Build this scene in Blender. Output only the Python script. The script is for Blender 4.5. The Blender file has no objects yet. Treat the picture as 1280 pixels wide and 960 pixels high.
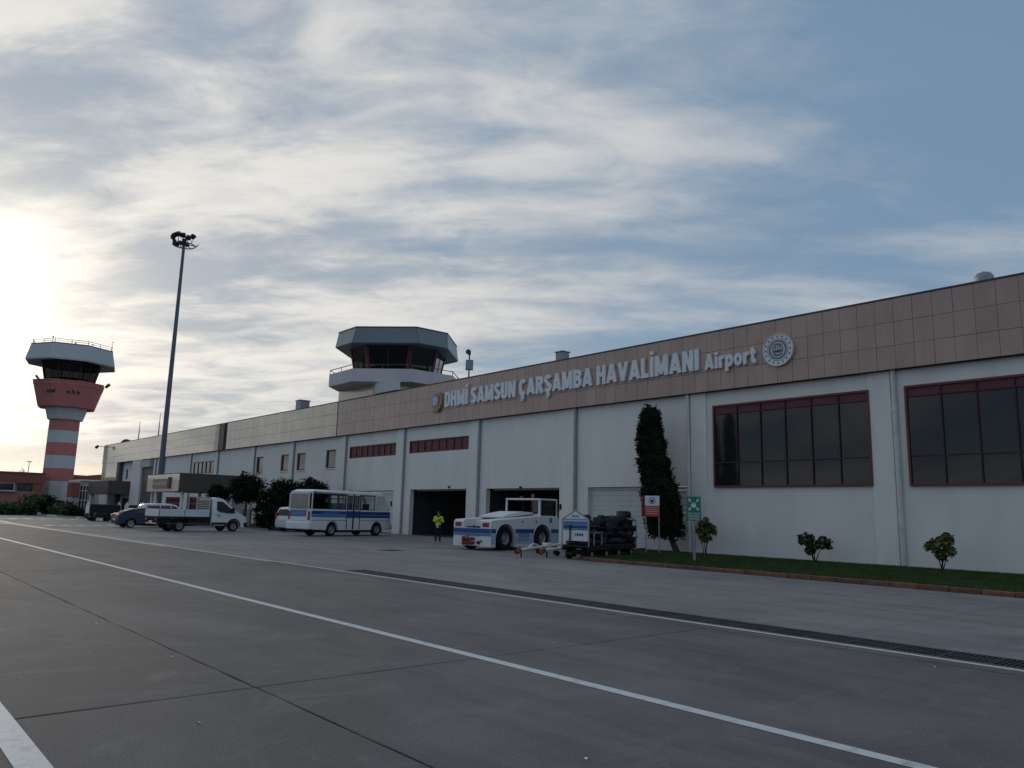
import bpy, bmesh, math, random
from mathutils import Vector, Matrix
random.seed(7)
R = math.radians
scn = bpy.context.scene
C = scn.collection

# ------------------------------------------------------------------ camera
PITCH, ROLL, YAW = R(9.648), R(1.482), R(-48.98)
FPX, CAMH = 956.4, 1.7
_fw = Vector((math.sin(YAW)*math.cos(PITCH), math.cos(YAW)*math.cos(PITCH), math.sin(PITCH)))
_rt = Vector((math.cos(YAW), -math.sin(YAW), 0)); _up = _rt.cross(_fw)
RT = math.cos(ROLL)*_rt + math.sin(ROLL)*_up
UP = -math.sin(ROLL)*_rt + math.cos(ROLL)*_up
FW = _fw
cam = bpy.data.objects.new('camera', bpy.data.cameras.new('camera'))
C.objects.link(cam)
cam.matrix_world = Matrix(((RT.x, UP.x, -FW.x, 0), (RT.y, UP.y, -FW.y, 0), (RT.z, UP.z, -FW.z, CAMH), (0, 0, 0, 1)))
cam.data.sensor_width = 36; cam.data.lens = FPX/1280*36
cam.data.clip_start = 0.05; cam.data.clip_end = 6000
scn.camera = cam
scn.render.resolution_x = 1024; scn.render.resolution_y = 768

# ------------------------------------------------------------------ world: sky with thin cloud, sun veiled behind it
SUN_EL, SUN_AZ = R(9.8), R(-85.5)            # azimuth from +Y towards +X
SUN = Vector((math.sin(SUN_AZ)*math.cos(SUN_EL), math.cos(SUN_AZ)*math.cos(SUN_EL), math.sin(SUN_EL)))
world = bpy.data.worlds.new('World'); scn.world = world; world.use_nodes = True
nt = world.node_tree; nt.nodes.clear()
def N(t, **kw):
    n = nt.nodes.new(t)
    for k, v in kw.items(): setattr(n, k, v)
    return n
def put(sock, v):
    if hasattr(v, 'is_linked') or isinstance(v, bpy.types.NodeSocket): nt.links.new(v, sock)
    else: sock.default_value = v
def M_(op, a, b=0.0, c=None, clamp=False):
    n = N('ShaderNodeMath', operation=op); n.use_clamp = clamp
    put(n.inputs[0], a); put(n.inputs[1], b)
    if c is not None: put(n.inputs[2], c)
    return n.outputs[0]
def SS(v, lo, hi, a=0.0, b=1.0):
    n = N('ShaderNodeMapRange', interpolation_type='SMOOTHSTEP')
    put(n.inputs[0], v); put(n.inputs[1], lo); put(n.inputs[2], hi); put(n.inputs[3], a); put(n.inputs[4], b)
    return n.outputs[0]
def MIXC(f, a, b, mode='MIX'):
    n = N('ShaderNodeMix', data_type='RGBA', blend_type=mode); n.clamp_factor = True
    put(n.inputs[0], f); put(n.inputs[6], a); put(n.inputs[7], b)
    return n.outputs[2]
def XYZ(x, y, z):
    n = N('ShaderNodeCombineXYZ'); put(n.inputs[0], x); put(n.inputs[1], y); put(n.inputs[2], z); return n.outputs[0]
def NOISE(vec, scale, detail=6, rough=0.55, dist=0.0, lac=2.0):
    n = N('ShaderNodeTexNoise'); nt.links.new(vec, n.inputs['Vector'])
    n.inputs['Scale'].default_value = scale; n.inputs['Detail'].default_value = detail
    n.inputs['Roughness'].default_value = rough; n.inputs['Distortion'].default_value = dist
    n.inputs['Lacunarity'].default_value = lac
    return n.outputs[0]
sky = N('ShaderNodeTexSky', sky_type='NISHITA'); sky.sun_disc = False
sky.sun_elevation = SUN_EL; sky.sun_rotation = SUN_AZ
sky.air_density = 1.0; sky.dust_density = 1.2; sky.ozone_density = 1.4
tc = N('ShaderNodeTexCoord'); D = tc.outputs['Generated']
sep = N('ShaderNodeSeparateXYZ'); nt.links.new(D, sep.inputs[0])
dx, dy, dz = sep.outputs
dzp = M_('ADD', M_('MAXIMUM', dz, 0.0), 0.16)
u = M_('DIVIDE', dx, dzp); v = M_('DIVIDE', dy, dzp)
# wind axis of the high cloud
WA = R(46)
a = M_('ADD', M_('MULTIPLY', u, math.cos(WA)), M_('MULTIPLY', v, math.sin(WA)))
b = M_('SUBTRACT', M_('MULTIPLY', v, math.cos(WA)), M_('MULTIPLY', u, math.sin(WA)))
SEED = 42.4
P1 = XYZ(M_('MULTIPLY', a, 0.50), b, SEED)
P2 = XYZ(M_('MULTIPLY', a, 0.36), b, 9.1)
P3 = XYZ(M_('MULTIPLY', a, 0.55), b, 2.4)
big = NOISE(P1, 0.75, 3, 0.5, 0.3)
fine = NOISE(P2, 1.8, 9, 0.54, 0.5)
wisp = NOISE(P3, 6.5, 10, 0.60, 0.4)
cov = M_('ADD', M_('ADD', M_('MULTIPLY', big, 0.44), M_('MULTIPLY', fine, 0.40)), M_('MULTIPLY', wisp, 0.20))
sd = N('ShaderNodeVectorMath', operation='DOT_PRODUCT'); nt.links.new(D, sd.inputs[0]); sd.inputs[1].default_value = SUN
cosd = sd.outputs['Value']
near = SS(cosd, 0.45, 1.0)
cov = M_('ADD', cov, M_('MULTIPLY', near, 0.10))
low = SS(dz, 0.0, 0.30, 1.0, 0.0)
cov = M_('ADD', cov, M_('MULTIPLY', low, 0.05))
mask = SS(cov, 0.455, 0.655)
halo = M_('POWER', M_('MAXIMUM', cosd, 0.0), 130.0)
halo2 = M_('POWER', M_('MAXIMUM', cosd, 0.0), 4.5)
SKYK = 0.08
skyc = N('ShaderNodeVectorMath', operation='SCALE'); nt.links.new(sky.outputs[0], skyc.inputs[0]); skyc.inputs['Scale'].default_value = SKYK
blue = MIXC(0.75, skyc.outputs[0], (0.21, 0.33, 0.48, 1))
cl_far = MIXC(SS(fine, 0.35, 0.68), (0.32, 0.375, 0.44, 1), (0.58, 0.59, 0.60, 1))
cl_sun = MIXC(halo2, cl_far, MIXC(SS(M_('ADD', M_('MULTIPLY', wisp, 0.5), M_('MULTIPLY', fine, 0.5)), 0.38, 0.62), (0.43, 0.465, 0.51, 1), (0.98, 0.925, 0.84, 1)))
base = MIXC(M_('MULTIPLY', mask, 0.88), blue, cl_sun)
gl = N('ShaderNodeVectorMath', operation='SCALE'); gl.inputs[0].default_value = (0.95, 0.80, 0.58)
nt.links.new(M_('ADD', halo, M_('MULTIPLY', halo2, 0.04)), gl.inputs['Scale'])
add = N('ShaderNodeVectorMath', operation='ADD'); nt.links.new(base, add.inputs[0]); nt.links.new(gl.outputs[0], add.inputs[1])
bg = N('ShaderNodeBackground'); nt.links.new(add.outputs[0], bg.inputs[0]); bg.inputs[1].default_value = 1.0
out = N('ShaderNodeOutputWorld'); nt.links.new(bg.outputs[0], out.inputs[0])

sl = bpy.data.lights.new('sun', 'SUN'); sl.energy = 0.9; sl.angle = R(12); sl.color = (1.0, 0.86, 0.68)
so = bpy.data.objects.new('sun', sl); C.objects.link(so)
so.rotation_euler = SUN.to_track_quat('Z', 'Y').to_euler()
scn.view_settings.view_transform = 'Standard'; scn.view_settings.look = 'None'
scn.view_settings.gamma = 1.0; scn.view_settings.exposure = 0.0
scn.render.engine = 'CYCLES'

# ------------------------------------------------------------------ pixel -> place helpers (1280x960 photograph)
def ray(x, y): return FW*FPX + RT*(x-640) + UP*(480-y)
def ground(x, y, z=0.0):
    d = ray(x, y); t = (z-CAMH)/d.z; return Vector((d.x*t, d.y*t, z))
def plane_y(x, y, Y):
    d = ray(x, y); t = Y/d.y; return Vector((d.x*t, Y, CAMH+d.z*t))
def plane_x(x, y, X):
    d = ray(x, y); t = X/d.x; return Vector((X, d.y*t, CAMH+d.z*t))

# ------------------------------------------------------------------ materials
MATS = {}
def mat(name, col, rough=0.6, var=0.12, scale=2.0, spec=0.4, metal=0.0, bump=0.0, bscale=30.0, stretch=(1, 1, 1), rnd=0.0, col2=None, lo=0.35, hi=0.65, emis=None, coat=0.0):
    if name in MATS: return MATS[name]
    m = bpy.data.materials.new(name); m.use_nodes = True
    t = m.node_tree; ns = t.nodes; L = t.links
    p = ns['Principled BSDF']
    p.inputs['Roughness'].default_value = rough; p.inputs['Metallic'].default_value = metal
    p.inputs['Specular IOR Level'].default_value = spec
    p.inputs['Coat Weight'].default_value = coat
    c = (*col, 1)
    geo = ns.new('ShaderNodeNewGeometry')
    mp = ns.new('ShaderNodeVectorMath'); mp.operation = 'MULTIPLY'; L.new(geo.outputs['Position'], mp.inputs[0]); mp.inputs[1].default_value = stretch
    nz = ns.new('ShaderNodeTexNoise'); L.new(mp.outputs[0], nz.inputs['Vector']); nz.inputs['Scale'].default_value = scale; nz.inputs['Detail'].default_value = 8; nz.inputs['Roughness'].default_value = 0.62
    mr = ns.new('ShaderNodeMapRange'); L.new(nz.outputs[0], mr.inputs[0]); mr.inputs[1].default_value = lo; mr.inputs[2].default_value = hi
    mx = ns.new('ShaderNodeMix'); mx.data_type = 'RGBA'; L.new(mr.outputs[0], mx.inputs[0])
    if col2 is None:
        mx.inputs[6].default_value = (*[k*(1-var) for k in col], 1); mx.inputs[7].default_value = (*[min(1, k*(1+var)) for k in col], 1)
    else:
        mx.inputs[6].default_value = c; mx.inputs[7].default_value = (*col2, 1)
    res = mx.outputs[2]
    if rnd > 0:
        oi = ns.new('ShaderNodeObjectInfo'); m2 = ns.new('ShaderNodeMapRange'); L.new(oi.outputs['Random'], m2.inputs[0]); m2.inputs[3].default_value = 1-rnd; m2.inputs[4].default_value = 1+rnd
        sc_ = ns.new('ShaderNodeVectorMath'); sc_.operation = 'SCALE'; L.new(res, sc_.inputs[0]); L.new(m2.outputs[0], sc_.inputs['Scale']); res = sc_.outputs[0]
    L.new(res, p.inputs['Base Color'])
    if bump > 0:
        n2 = ns.new('ShaderNodeTexNoise'); L.new(geo.outputs['Position'], n2.inputs['Vector']); n2.inputs['Scale'].default_value = bscale; n2.inputs['Detail'].default_value = 5
        bp = ns.new('ShaderNodeBump'); bp.inputs['Strength'].default_value = bump; bp.inputs['Distance'].default_value = 0.02
        L.new(n2.outputs[0], bp.inputs['Height']); L.new(bp.outputs[0], p.inputs['Normal'])
    if emis:
        p.inputs['Emission Color'].default_value = (*emis[0], 1); p.inputs['Emission Strength'].default_value = emis[1]
    MATS[name] = m; return m
def concrete(name, c0, c1, stain, streak=(0.5, 1, 1)):
    """weathered concrete: broad patches, tyre-worn streaks, fine speckle"""
    m = bpy.data.materials.new(name); m.use_nodes = True; t = m.node_tree; ns = t.nodes; L = t.links; p = ns['Principled BSDF']
    p.inputs['Specular IOR Level'].default_value = 0.35
    geo = ns.new('ShaderNodeNewGeometry')
    def nz(scale, st, det, rough, lo, hi, dist=0.0):
        mp = ns.new('ShaderNodeVectorMath'); mp.operation = 'MULTIPLY'; L.new(geo.outputs['Position'], mp.inputs[0]); mp.inputs[1].default_value = st
        n = ns.new('ShaderNodeTexNoise'); L.new(mp.outputs[0], n.inputs['Vector']); n.inputs['Scale'].default_value = scale; n.inputs['Detail'].default_value = det; n.inputs['Roughness'].default_value = rough; n.inputs['Distortion'].default_value = dist
        r = ns.new('ShaderNodeMapRange'); L.new(n.outputs[0], r.inputs[0]); r.inputs[1].default_value = lo; r.inputs[2].default_value = hi; return r.outputs[0]
    def mix(f, a, b):
        x = ns.new('ShaderNodeMix'); x.data_type = 'RGBA'
        for s_, v_ in ((x.inputs[0], f), (x.inputs[6], a), (x.inputs[7], b)):
            if isinstance(v_, tuple): s_.default_value = (*v_, 1)
            else: L.new(v_, s_)
        return x.outputs[2]
    base = mix(nz(0.30, (0.7, 1, 1), 8, 0.68, 0.40, 0.60, 0.6), c0, c1)
    sp = nz(38.0, (1, 1, 1), 3, 0.7, 0.3, 0.72)
    sc = ns.new('ShaderNodeMapRange'); L.new(sp, sc.inputs[0]); sc.inputs[3].default_value = 0.72; sc.inputs[4].default_value = 1.24
    v1 = ns.new('ShaderNodeVectorMath'); v1.operation = 'SCALE'; L.new(base, v1.inputs[0]); L.new(sc.outputs[0], v1.inputs['Scale'])
    st = nz(0.9, (0.22, 1.3, 1), 8, 0.70, 0.47, 0.70, 0.5)
    st2 = nz(1.6, (1, 0.6, 1), 9, 0.74, 0.52, 0.74, 0.9)
    k1 = ns.new('ShaderNodeMath'); k1.operation = 'MULTIPLY'; L.new(st, k1.inputs[0]); k1.inputs[1].default_value = 0.75
    k2 = ns.new('ShaderNodeMath'); k2.operation = 'MULTIPLY'; L.new(st2, k2.inputs[0]); k2.inputs[1].default_value = 0.62
    c = mix(k1.outputs[0], v1.outputs[0], stain); c = mix(k2.outputs[0], c, tuple(q*1.25 for q in c0))
    oi = ns.new('ShaderNodeObjectInfo'); mr = ns.new('ShaderNodeMapRange'); L.new(oi.outputs['Random'], mr.inputs[0]); mr.inputs[3].default_value = 0.95; mr.inputs[4].default_value = 1.05
    v2 = ns.new('ShaderNodeVectorMath'); v2.operation = 'SCALE'; L.new(c, v2.inputs[0]); L.new(mr.outputs[0], v2.inputs['Scale']); L.new(v2.outputs[0], p.inputs['Base Color'])
    rr = ns.new('ShaderNodeMapRange'); L.new(st, rr.inputs[0]); rr.inputs[3].default_value = 0.86; rr.inputs[4].default_value = 0.76; L.new(rr.outputs[0], p.inputs['Roughness'])
    bp = ns.new('ShaderNodeBump'); bp.inputs['Strength'].default_value = 0.22; bp.inputs['Distance'].default_value = 0.012; L.new(sp, bp.inputs['Height']); L.new(bp.outputs[0], p.inputs['Normal'])
    MATS[name] = m; return m
def glassmat(name, tint, refl=0.10, rough=0.03):
    m = bpy.data.materials.new(name); m.use_nodes = True; t = m.node_tree; t.nodes.clear()
    o = t.nodes.new('ShaderNodeOutputMaterial'); tr = t.nodes.new('ShaderNodeBsdfTransparent'); tr.inputs[0].default_value = (*tint, 1)
    g = t.nodes.new('ShaderNodeBsdfGlossy'); g.inputs['Roughness'].default_value = rough; g.inputs[0].default_value = (0.9, 0.93, 0.95, 1)
    lw = t.nodes.new('ShaderNodeLayerWeight'); lw.inputs[0].default_value = 0.5
    fr = t.nodes.new('ShaderNodeMath'); fr.operation = 'POWER'; t.links.new(lw.outputs['Facing'], fr.inputs[0]); fr.inputs[1].default_value = 5.0
    ma = t.nodes.new('ShaderNodeMath'); ma.operation = 'MULTIPLY_ADD'; ma.use_clamp = True; t.links.new(fr.outputs[0], ma.inputs[0]); ma.inputs[1].default_value = 0.9; ma.inputs[2].default_value = refl
    mx = t.nodes.new('ShaderNodeMixShader'); t.links.new(ma.outputs[0], mx.inputs[0]); t.links.new(tr.outputs[0], mx.inputs[1]); t.links.new(g.outputs[0], mx.inputs[2])
    t.links.new(mx.outputs[0], o.inputs[0]); MATS[name] = m; return m

PLASTER = mat('plaster', (0.75, 0.725, 0.70), 0.85, 0.06, 0.55, 0.25, bump=0.12, bscale=9, stretch=(1, 1, 0.35))
PLASTER2 = mat('plaster_pilaster', (0.76, 0.735, 0.71), 0.8, 0.06, 0.8, 0.3, bump=0.08, bscale=12, stretch=(1, 1, 0.25))
CLAD = mat('cladding', (0.39, 0.245, 0.198), 0.32, 0.10, 1.3, 0.8, coat=0.35, rnd=0.07, stretch=(1, 1, 0.4), bump=0.04, bscale=3)
CLADBACK = mat('cladding_joint', (0.035, 0.028, 0.025), 0.9)
CLADL = mat('cladding_sky_sheen', (0.58, 0.455, 0.30), 0.30, 0.14, 0.9, 0.9, stretch=(1, 1, 0.2), coat=0.8)  # same cladding as CLAD, bright-sky sheen put into the paler colour
BEIGE = mat('beige_cladding', (0.68, 0.58, 0.44), 0.35, 0.08, 1.0, 0.8, coat=0.5)
BROWN = mat('brown_cladding', (0.095, 0.078, 0.078), 0.5, 0.08, 1.0, 0.4)
REDF = mat('dark_red_frame', (0.135, 0.026, 0.034), 0.42, 0.10, 3.0, 0.5)
DARKP = mat('dark_pane', (0.018, 0.019, 0.020), 0.04, 0.1, 2.0, 0.5)
AUTOG = mat('car_glass', (0.016, 0.017, 0.018), 0.24, 0.1, 2.0, 0.4)
REDP = mat('red_tinted_pane', (0.12, 0.024, 0.032), 0.55, 0.15, 2.0, 0.5)
PALEP = mat('pane', (0.03, 0.03, 0.032), 0.05, 0.1, 2.0, 0.9)
PIPE = mat('pipe_metal', (0.62, 0.615, 0.61), 0.5, 0.1, 2.0, 0.5)
PIPEG = mat('pipe_grey', (0.30, 0.31, 0.33), 0.5, 0.1, 2.0, 0.5)
SHUT = mat('shutter_metal', (0.56, 0.565, 0.55), 0.55, 0.06, 1.5, 0.4, rnd=0.03)
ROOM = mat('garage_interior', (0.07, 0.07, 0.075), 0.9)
ROOF = mat('roof_membrane', (0.16, 0.16, 0.165), 0.9, 0.2, 1.0)
LETTER = mat('letter_white', (0.74, 0.76, 0.79), 0.4, 0.05, 3.0, 0.5)
LETTERSIDE = mat('letter_side', (0.10, 0.12, 0.16), 0.5)
APRON = concrete('apron_concrete', (0.160, 0.149, 0.147), (0.114, 0.107, 0.106), (0.070, 0.065, 0.064))
STRIP = concrete('strip_concrete', (0.245, 0.240, 0.236), (0.175, 0.175, 0.178), (0.115, 0.113, 0.112))
GROUND = mat('asphalt', (0.050, 0.049, 0.048), 0.85, 0.2, 0.4, 0.3, bump=0.2, bscale=40)
PAINT = mat('road_paint', (0.60, 0.61, 0.62), 0.65, 0.2, 7.0, 0.3, col2=(0.34, 0.34, 0.335), lo=0.52, hi=0.72)
PAINTW = mat('worn_paint', (0.42, 0.40, 0.37), 0.7, 0.2, 5.0, 0.3, col2=(0.17, 0.16, 0.15), lo=0.45, hi=0.7)
IRON = mat('cast_iron', (0.035, 0.037, 0.04), 0.55, 0.25, 4.0, 0.4, metal=0.3, rnd=0.2)
KERB = mat('kerb_stone', (0.165, 0.088, 0.062), 0.85, 0.2, 5.0, 0.2, bump=0.3, bscale=25, rnd=0.15)
KERBG = mat('kerb_grey', (0.25, 0.245, 0.235), 0.85, 0.2, 5.0, 0.2, rnd=0.1)
SOIL = mat('lawn_soil', (0.030, 0.042, 0.017), 0.95, 0.3, 3.0, 0.1, bump=0.4, bscale=20)
GRASS = mat('grass', (0.046, 0.082, 0.024), 0.7, 0.35, 1.4, 0.2)
LEAFC = mat('cypress_leaf', (0.014, 0.026, 0.012), 0.9, 0.45, 3.0, 0.05)
LEAFS = mat('shrub_leaf', (0.055, 0.085, 0.028), 0.45, 0.4, 9.0, 0.4)
LEAFY = mat('shrub_leaf_yellow', (0.13, 0.12, 0.035), 0.45, 0.45, 9.0, 0.4)
LEAFD = mat('dark_leaf', (0.013, 0.019, 0.012), 0.85, 0.45, 3.0, 0.08)
LEAFH = mat('hedge_leaf', (0.050, 0.078, 0.036), 0.65, 0.45, 1.5, 0.25)
BARK = mat('bark', (0.060, 0.045, 0.036), 0.9, 0.3, 14.0, 0.1, bump=0.4, bscale=25)
WPAINT = mat('white_vehicle_paint', (0.68, 0.70, 0.71), 0.32, 0.04, 2.0, 0.5, coat=0.25)
TRUCKP = mat('truck_white_paint', (0.66, 0.69, 0.73), 0.32, 0.04, 2.0, 0.5, coat=0.25)
BLUES = mat('stripe_blue', (0.020, 0.055, 0.22), 0.4, 0.05, 2.0, 0.5)
BLUEL = mat('stripe_light_blue', (0.075, 0.20, 0.42), 0.4, 0.06, 2.0, 0.5)
NAVY = mat('navy_car_paint', (0.010, 0.024, 0.062), 0.42, 0.05, 2.0, 0.35)
RUBBER = mat('rubber', (0.014, 0.014, 0.015), 0.85, 0.2, 8.0, 0.2)
RIM = mat('steel_rim', (0.30, 0.31, 0.32), 0.45, 0.1, 6.0, 0.5, metal=0.4)
BLACKP = mat('black_plastic', (0.018, 0.018, 0.02), 0.6, 0.1, 4.0, 0.35)
CHASSIS = mat('chassis', (0.022, 0.022, 0.024), 0.8, 0.2, 4.0, 0.2)
REDL = mat('red_lens', (0.30, 0.015, 0.018), 0.3, 0.1, 4.0, 0.5)
REDM = mat('red_paint', (0.22, 0.018, 0.018), 0.5, 0.15, 4.0, 0.4)
CHROME = mat('chrome', (0.62, 0.62, 0.62), 0.2, 0.05, 4.0, 0.5, metal=0.9)
GALV = mat('galvanised', (0.26, 0.29, 0.33), 0.45, 0.12, 3.0, 0.5, metal=0.3)
MAST = mat('mast_metal', (0.115, 0.13, 0.165), 0.5, 0.1, 1.5, 0.45)
LAMPD = mat('lamp_housing', (0.035, 0.036, 0.045), 0.55)
LENS = mat('lamp_glass', (0.25, 0.26, 0.27), 0.1, 0.1, 3.0, 0.6)
TGREY = mat('cab_grey_blue', (0.175, 0.225, 0.255), 0.4, 0.06, 0.6, 0.5)
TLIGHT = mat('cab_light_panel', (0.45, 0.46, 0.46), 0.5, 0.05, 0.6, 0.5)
TBALC = mat('balcony_render', (0.56, 0.56, 0.575), 0.75, 0.06, 0.7, 0.3, stretch=(1, 1, 0.3))
TWHITE = mat('tower_white', (0.50, 0.53, 0.56), 0.7, 0.06, 0.3, 0.3, stretch=(1, 1, 0.3))
TRED = mat('tower_red', (0.48, 0.175, 0.165), 0.7, 0.08, 0.3, 0.3, stretch=(1, 1, 0.3))
BRICKR = mat('brick_red', (0.42, 0.185, 0.155), 0.85, 0.12, 1.5, 0.2)
BRICKD = mat('brick_red_dark', (0.29, 0.11, 0.10), 0.85, 0.12, 1.5, 0.2)
CREAM = mat('cream_render', (0.50, 0.47, 0.43), 0.8, 0.06, 0.8)
LUG1 = mat('luggage_black', (0.012, 0.013, 0.017), 0.7, 0.2, 8.0, 0.3, bump=0.3, bscale=20)
LUG2 = mat('luggage_navy', (0.020, 0.027, 0.055), 0.7, 0.2, 8.0, 0.3, bump=0.3, bscale=20)
LUG3 = mat('luggage_charcoal', (0.030, 0.030, 0.034), 0.6, 0.2, 8.0, 0.3)
TARP = mat('dark_blue_tarp', (0.014, 0.018, 0.030), 0.6, 0.2, 3.0, 0.3, bump=0.3, bscale=6)
GREEN = mat('sign_green', (0.012, 0.20, 0.125), 0.45, 0.05, 3.0, 0.4)
SIGNW = mat('sign_white', (0.70, 0.71, 0.73), 0.45, 0.04, 3.0, 0.4)
SIGNR = mat('sign_red', (0.42, 0.05, 0.05), 0.5, 0.06, 3.0, 0.4)
SIGNRD = mat('sign_dark_red', (0.16, 0.018, 0.022), 0.5, 0.06, 3.0, 0.4)
SIGNK = mat('sign_black', (0.03, 0.03, 0.035), 0.5)
HIVIS = mat('hi_vis_yellow', (0.50, 0.72, 0.045), 0.7, 0.12, 9.0, 0.2)
REFLEC = mat('reflective_band', (0.55, 0.57, 0.55), 0.5, 0.1, 9.0, 0.4)
TROUS = mat('dark_trousers', (0.014, 0.017, 0.020), 0.85, 0.2, 9.0, 0.2)
SKIN = mat('skin', (0.32, 0.17, 0.115), 0.6, 0.08, 9.0, 0.3)
HAIR = mat('dark_hair', (0.014, 0.011, 0.010), 0.7, 0.2, 30.0, 0.3)
GOLD = mat('gold_paint', (0.42, 0.25, 0.065), 0.45, 0.15, 5.0, 0.5)
EMBB = mat('emblem_blue', (0.20, 0.23, 0.33), 0.45, 0.2, 9.0, 0.5)
EMBG = mat('emblem_grey', (0.17, 0.185, 0.205), 0.45, 0.08, 5.0, 0.5)
GLASS = glassmat('clear_glass', (0.93, 0.95, 0.945), 0.06)
GLASSW = glassmat('tower_glass', (0.10, 0.11, 0.115), 0.04)
GLASST = glassmat('tinted_glass', (0.45, 0.48, 0.48), 0.05)
SEATM = mat('seat_fabric', (0.05, 0.06, 0.10), 0.85)

# ------------------------------------------------------------------ mesh helpers
class MB:
    def __init__(s): s.v = []; s.f = []; s.m = []
    def add(s, vs, fs, mi=0):
        o = len(s.v); s.v += [tuple(p) for p in vs]; s.f += [tuple(i+o for i in f) for f in fs]; s.m += [mi]*len(fs); return s
    def box(s, x0, y0, z0, x1, y1, z1, mi=0):
        if x0 > x1: x0, x1 = x1, x0
        if y0 > y1: y0, y1 = y1, y0
        if z0 > z1: z0, z1 = z1, z0
        return s.add([(x0,y0,z0),(x1,y0,z0),(x1,y1,z0),(x0,y1,z0),(x0,y0,z1),(x1,y0,z1),(x1,y1,z1),(x0,y1,z1)],
                     [(0,3,2,1),(4,5,6,7),(0,1,5,4),(1,2,6,5),(2,3,7,6),(3,0,4,7)], mi)
    def cbox(s, x0, y0, z0, x1, y1, z1, c=0.01, mi=0):
        """box with chamfered edges"""
        b = bmesh.new(); bmesh.ops.create_cube(b, size=1.0)
        for v_ in b.verts: v_.co = Vector(((x0+x1)/2+v_.co.x*abs(x1-x0), (y0+y1)/2+v_.co.y*abs(y1-y0), (z0+z1)/2+v_.co.z*abs(z1-z0)))
        bmesh.ops.bevel(b, geom=b.edges[:], offset=c, segments=1, affect='EDGES')
        b.verts.index_update(); s.add([v_.co[:] for v_ in b.verts], [[q.index for q in f.verts] for f in b.faces], mi); b.free(); return s
    def cyl(s, p0, p1, r0, r1=None, n=10, cap=True, mi=0):
        r1 = r0 if r1 is None else r1
        p0 = Vector(p0); p1 = Vector(p1); d = (p1-p0).normalized()
        a = d.orthogonal().normalized(); b = d.cross(a)
        vs = []
        for p, r in ((p0, r0), (p1, r1)):
            for i in range(n):
                t = 2*math.pi*i/n; vs.append(p+a*(r*math.cos(t))+b*(r*math.sin(t)))
        fs = [(i, (i+1) % n, n+(i+1) % n, n+i) for i in range(n)]
        if cap: fs += [tuple(range(n-1, -1, -1)), tuple(range(n, 2*n))]
        return s.add(vs, fs, mi)
    def tube(s, pts, r, n=8, mi=0):
        for a, b in zip(pts[:-1], pts[1:]): s.cyl(a, b, r, r, n, True, mi)
        return s
    def prism(s, poly, lo, hi, axis='x', mi=0):
        """extrude a 2-D polygon along an axis; poly in the other two axes in order"""
        def P(a, b, t): return {'x': (t, a, b), 'y': (a, t, b), 'z': (a, b, t)}[axis]
        n = len(poly); vs = [P(a, b, lo) for a, b in poly]+[P(a, b, hi) for a, b in poly]
        fs = [(i, (i+1) % n, n+(i+1) % n, n+i) for i in range(n)]+[tuple(range(n-1, -1, -1)), tuple(range(n, 2*n))]
        return s.add(vs, fs, mi)
    def layers(s, poly, lays, mi=0):
        """polygon (y,z) swept through x layers; lays = [(x, fn(y,z)->(y,z))]"""
        n = len(poly); vs = []
        for x, fn in lays:
            for y, z in poly:
                y2, z2 = fn(y, z); vs.append((x, y2, z2))
        fs = []
        for k in range(len(lays)-1):
            fs += [(k*n+i, k*n+(i+1) % n, (k+1)*n+(i+1) % n, (k+1)*n+i) for i in range(n)]
        fs += [tuple(range(n-1, -1, -1)), tuple(range((len(lays)-1)*n, len(lays)*n))]
        return s.add(vs, fs, mi)
    def rings(s, rs, cap=True, mi=0):
        """loft through rings of equal vertex count"""
        n = len(rs[0]); vs = [p for r in rs for p in r]; fs = []
        for k in range(len(rs)-1): fs += [(k*n+i, k*n+(i+1) % n, (k+1)*n+(i+1) % n, (k+1)*n+i) for i in range(n)]
        if cap: fs += [tuple(range(n-1, -1, -1)), tuple(range((len(rs)-1)*n, len(rs)*n))]
        return s.add(vs, fs, mi)
    def build(s, name, m, parent=None, world=True, smooth=False, fixn=True):
        me = bpy.data.meshes.new(name)
        v = s.v
        if parent is not None and world:
            ox, oy, oz = parent.get('_o', (0, 0, 0)); v = [(a-ox, b-oy, c-oz) for a, b, c in v]
        me.from_pydata(v, [], s.f)
        if not isinstance(m, (list, tuple)): m = [m]
        for q in m: me.materials.append(q)
        if len(m) > 1:
            me.polygons.foreach_set('material_index', s.m)
        if fixn:
            b = bmesh.new(); b.from_mesh(me); bmesh.ops.recalc_face_normals(b, faces=b.faces[:]); b.to_mesh(me); b.free()
        if smooth:
            me.shade_smooth()
            if smooth != 'all': me.set_sharp_from_angle(angle=R(38))
        o = bpy.data.objects.new(name, me); C.objects.link(o)
        if parent is not None:
            o.parent = parent
            if '_o' in parent: o['_o'] = parent['_o']
        return o
ORIG = []
def thing(name, label, cat, loc=(0, 0, 0), rz=0.0, group=None, local=False):
    o = bpy.data.objects.new(name, None); C.objects.link(o); o.empty_display_size = 0.3
    o.location = loc; o.rotation_euler = (0, 0, rz); o['label'] = label; o['category'] = cat
    if group: o['group'] = group
    o['_o'] = (0, 0, 0) if local else tuple(loc)
    return o
def tag(o, label, cat, group=None):
    o['label'] = label; o['category'] = cat
    if group: o['group'] = group
    return o
def kids(o): return [c for c in bpy.data.objects if c.parent == o]
def dup(o, parent=None):
    c = o.copy(); C.objects.link(c)
    if parent is not None: c.parent = parent
    for ch in kids(o): dup(ch, c)
    return c
def inst(me, name, loc, parent=None, rz=0.0):
    o = bpy.data.objects.new(name, me); C.objects.link(o); o.location = loc; o.rotation_euler = (0, 0, rz)
    if parent is not None: o.parent = parent
    return o
def arc(cx, cy, r, a0, a1, n): return [(cx+r*math.cos(R(a0+(a1-a0)*i/n)), cy+r*math.sin(R(a0+(a1-a0)*i/n))) for i in range(n+1)]
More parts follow.
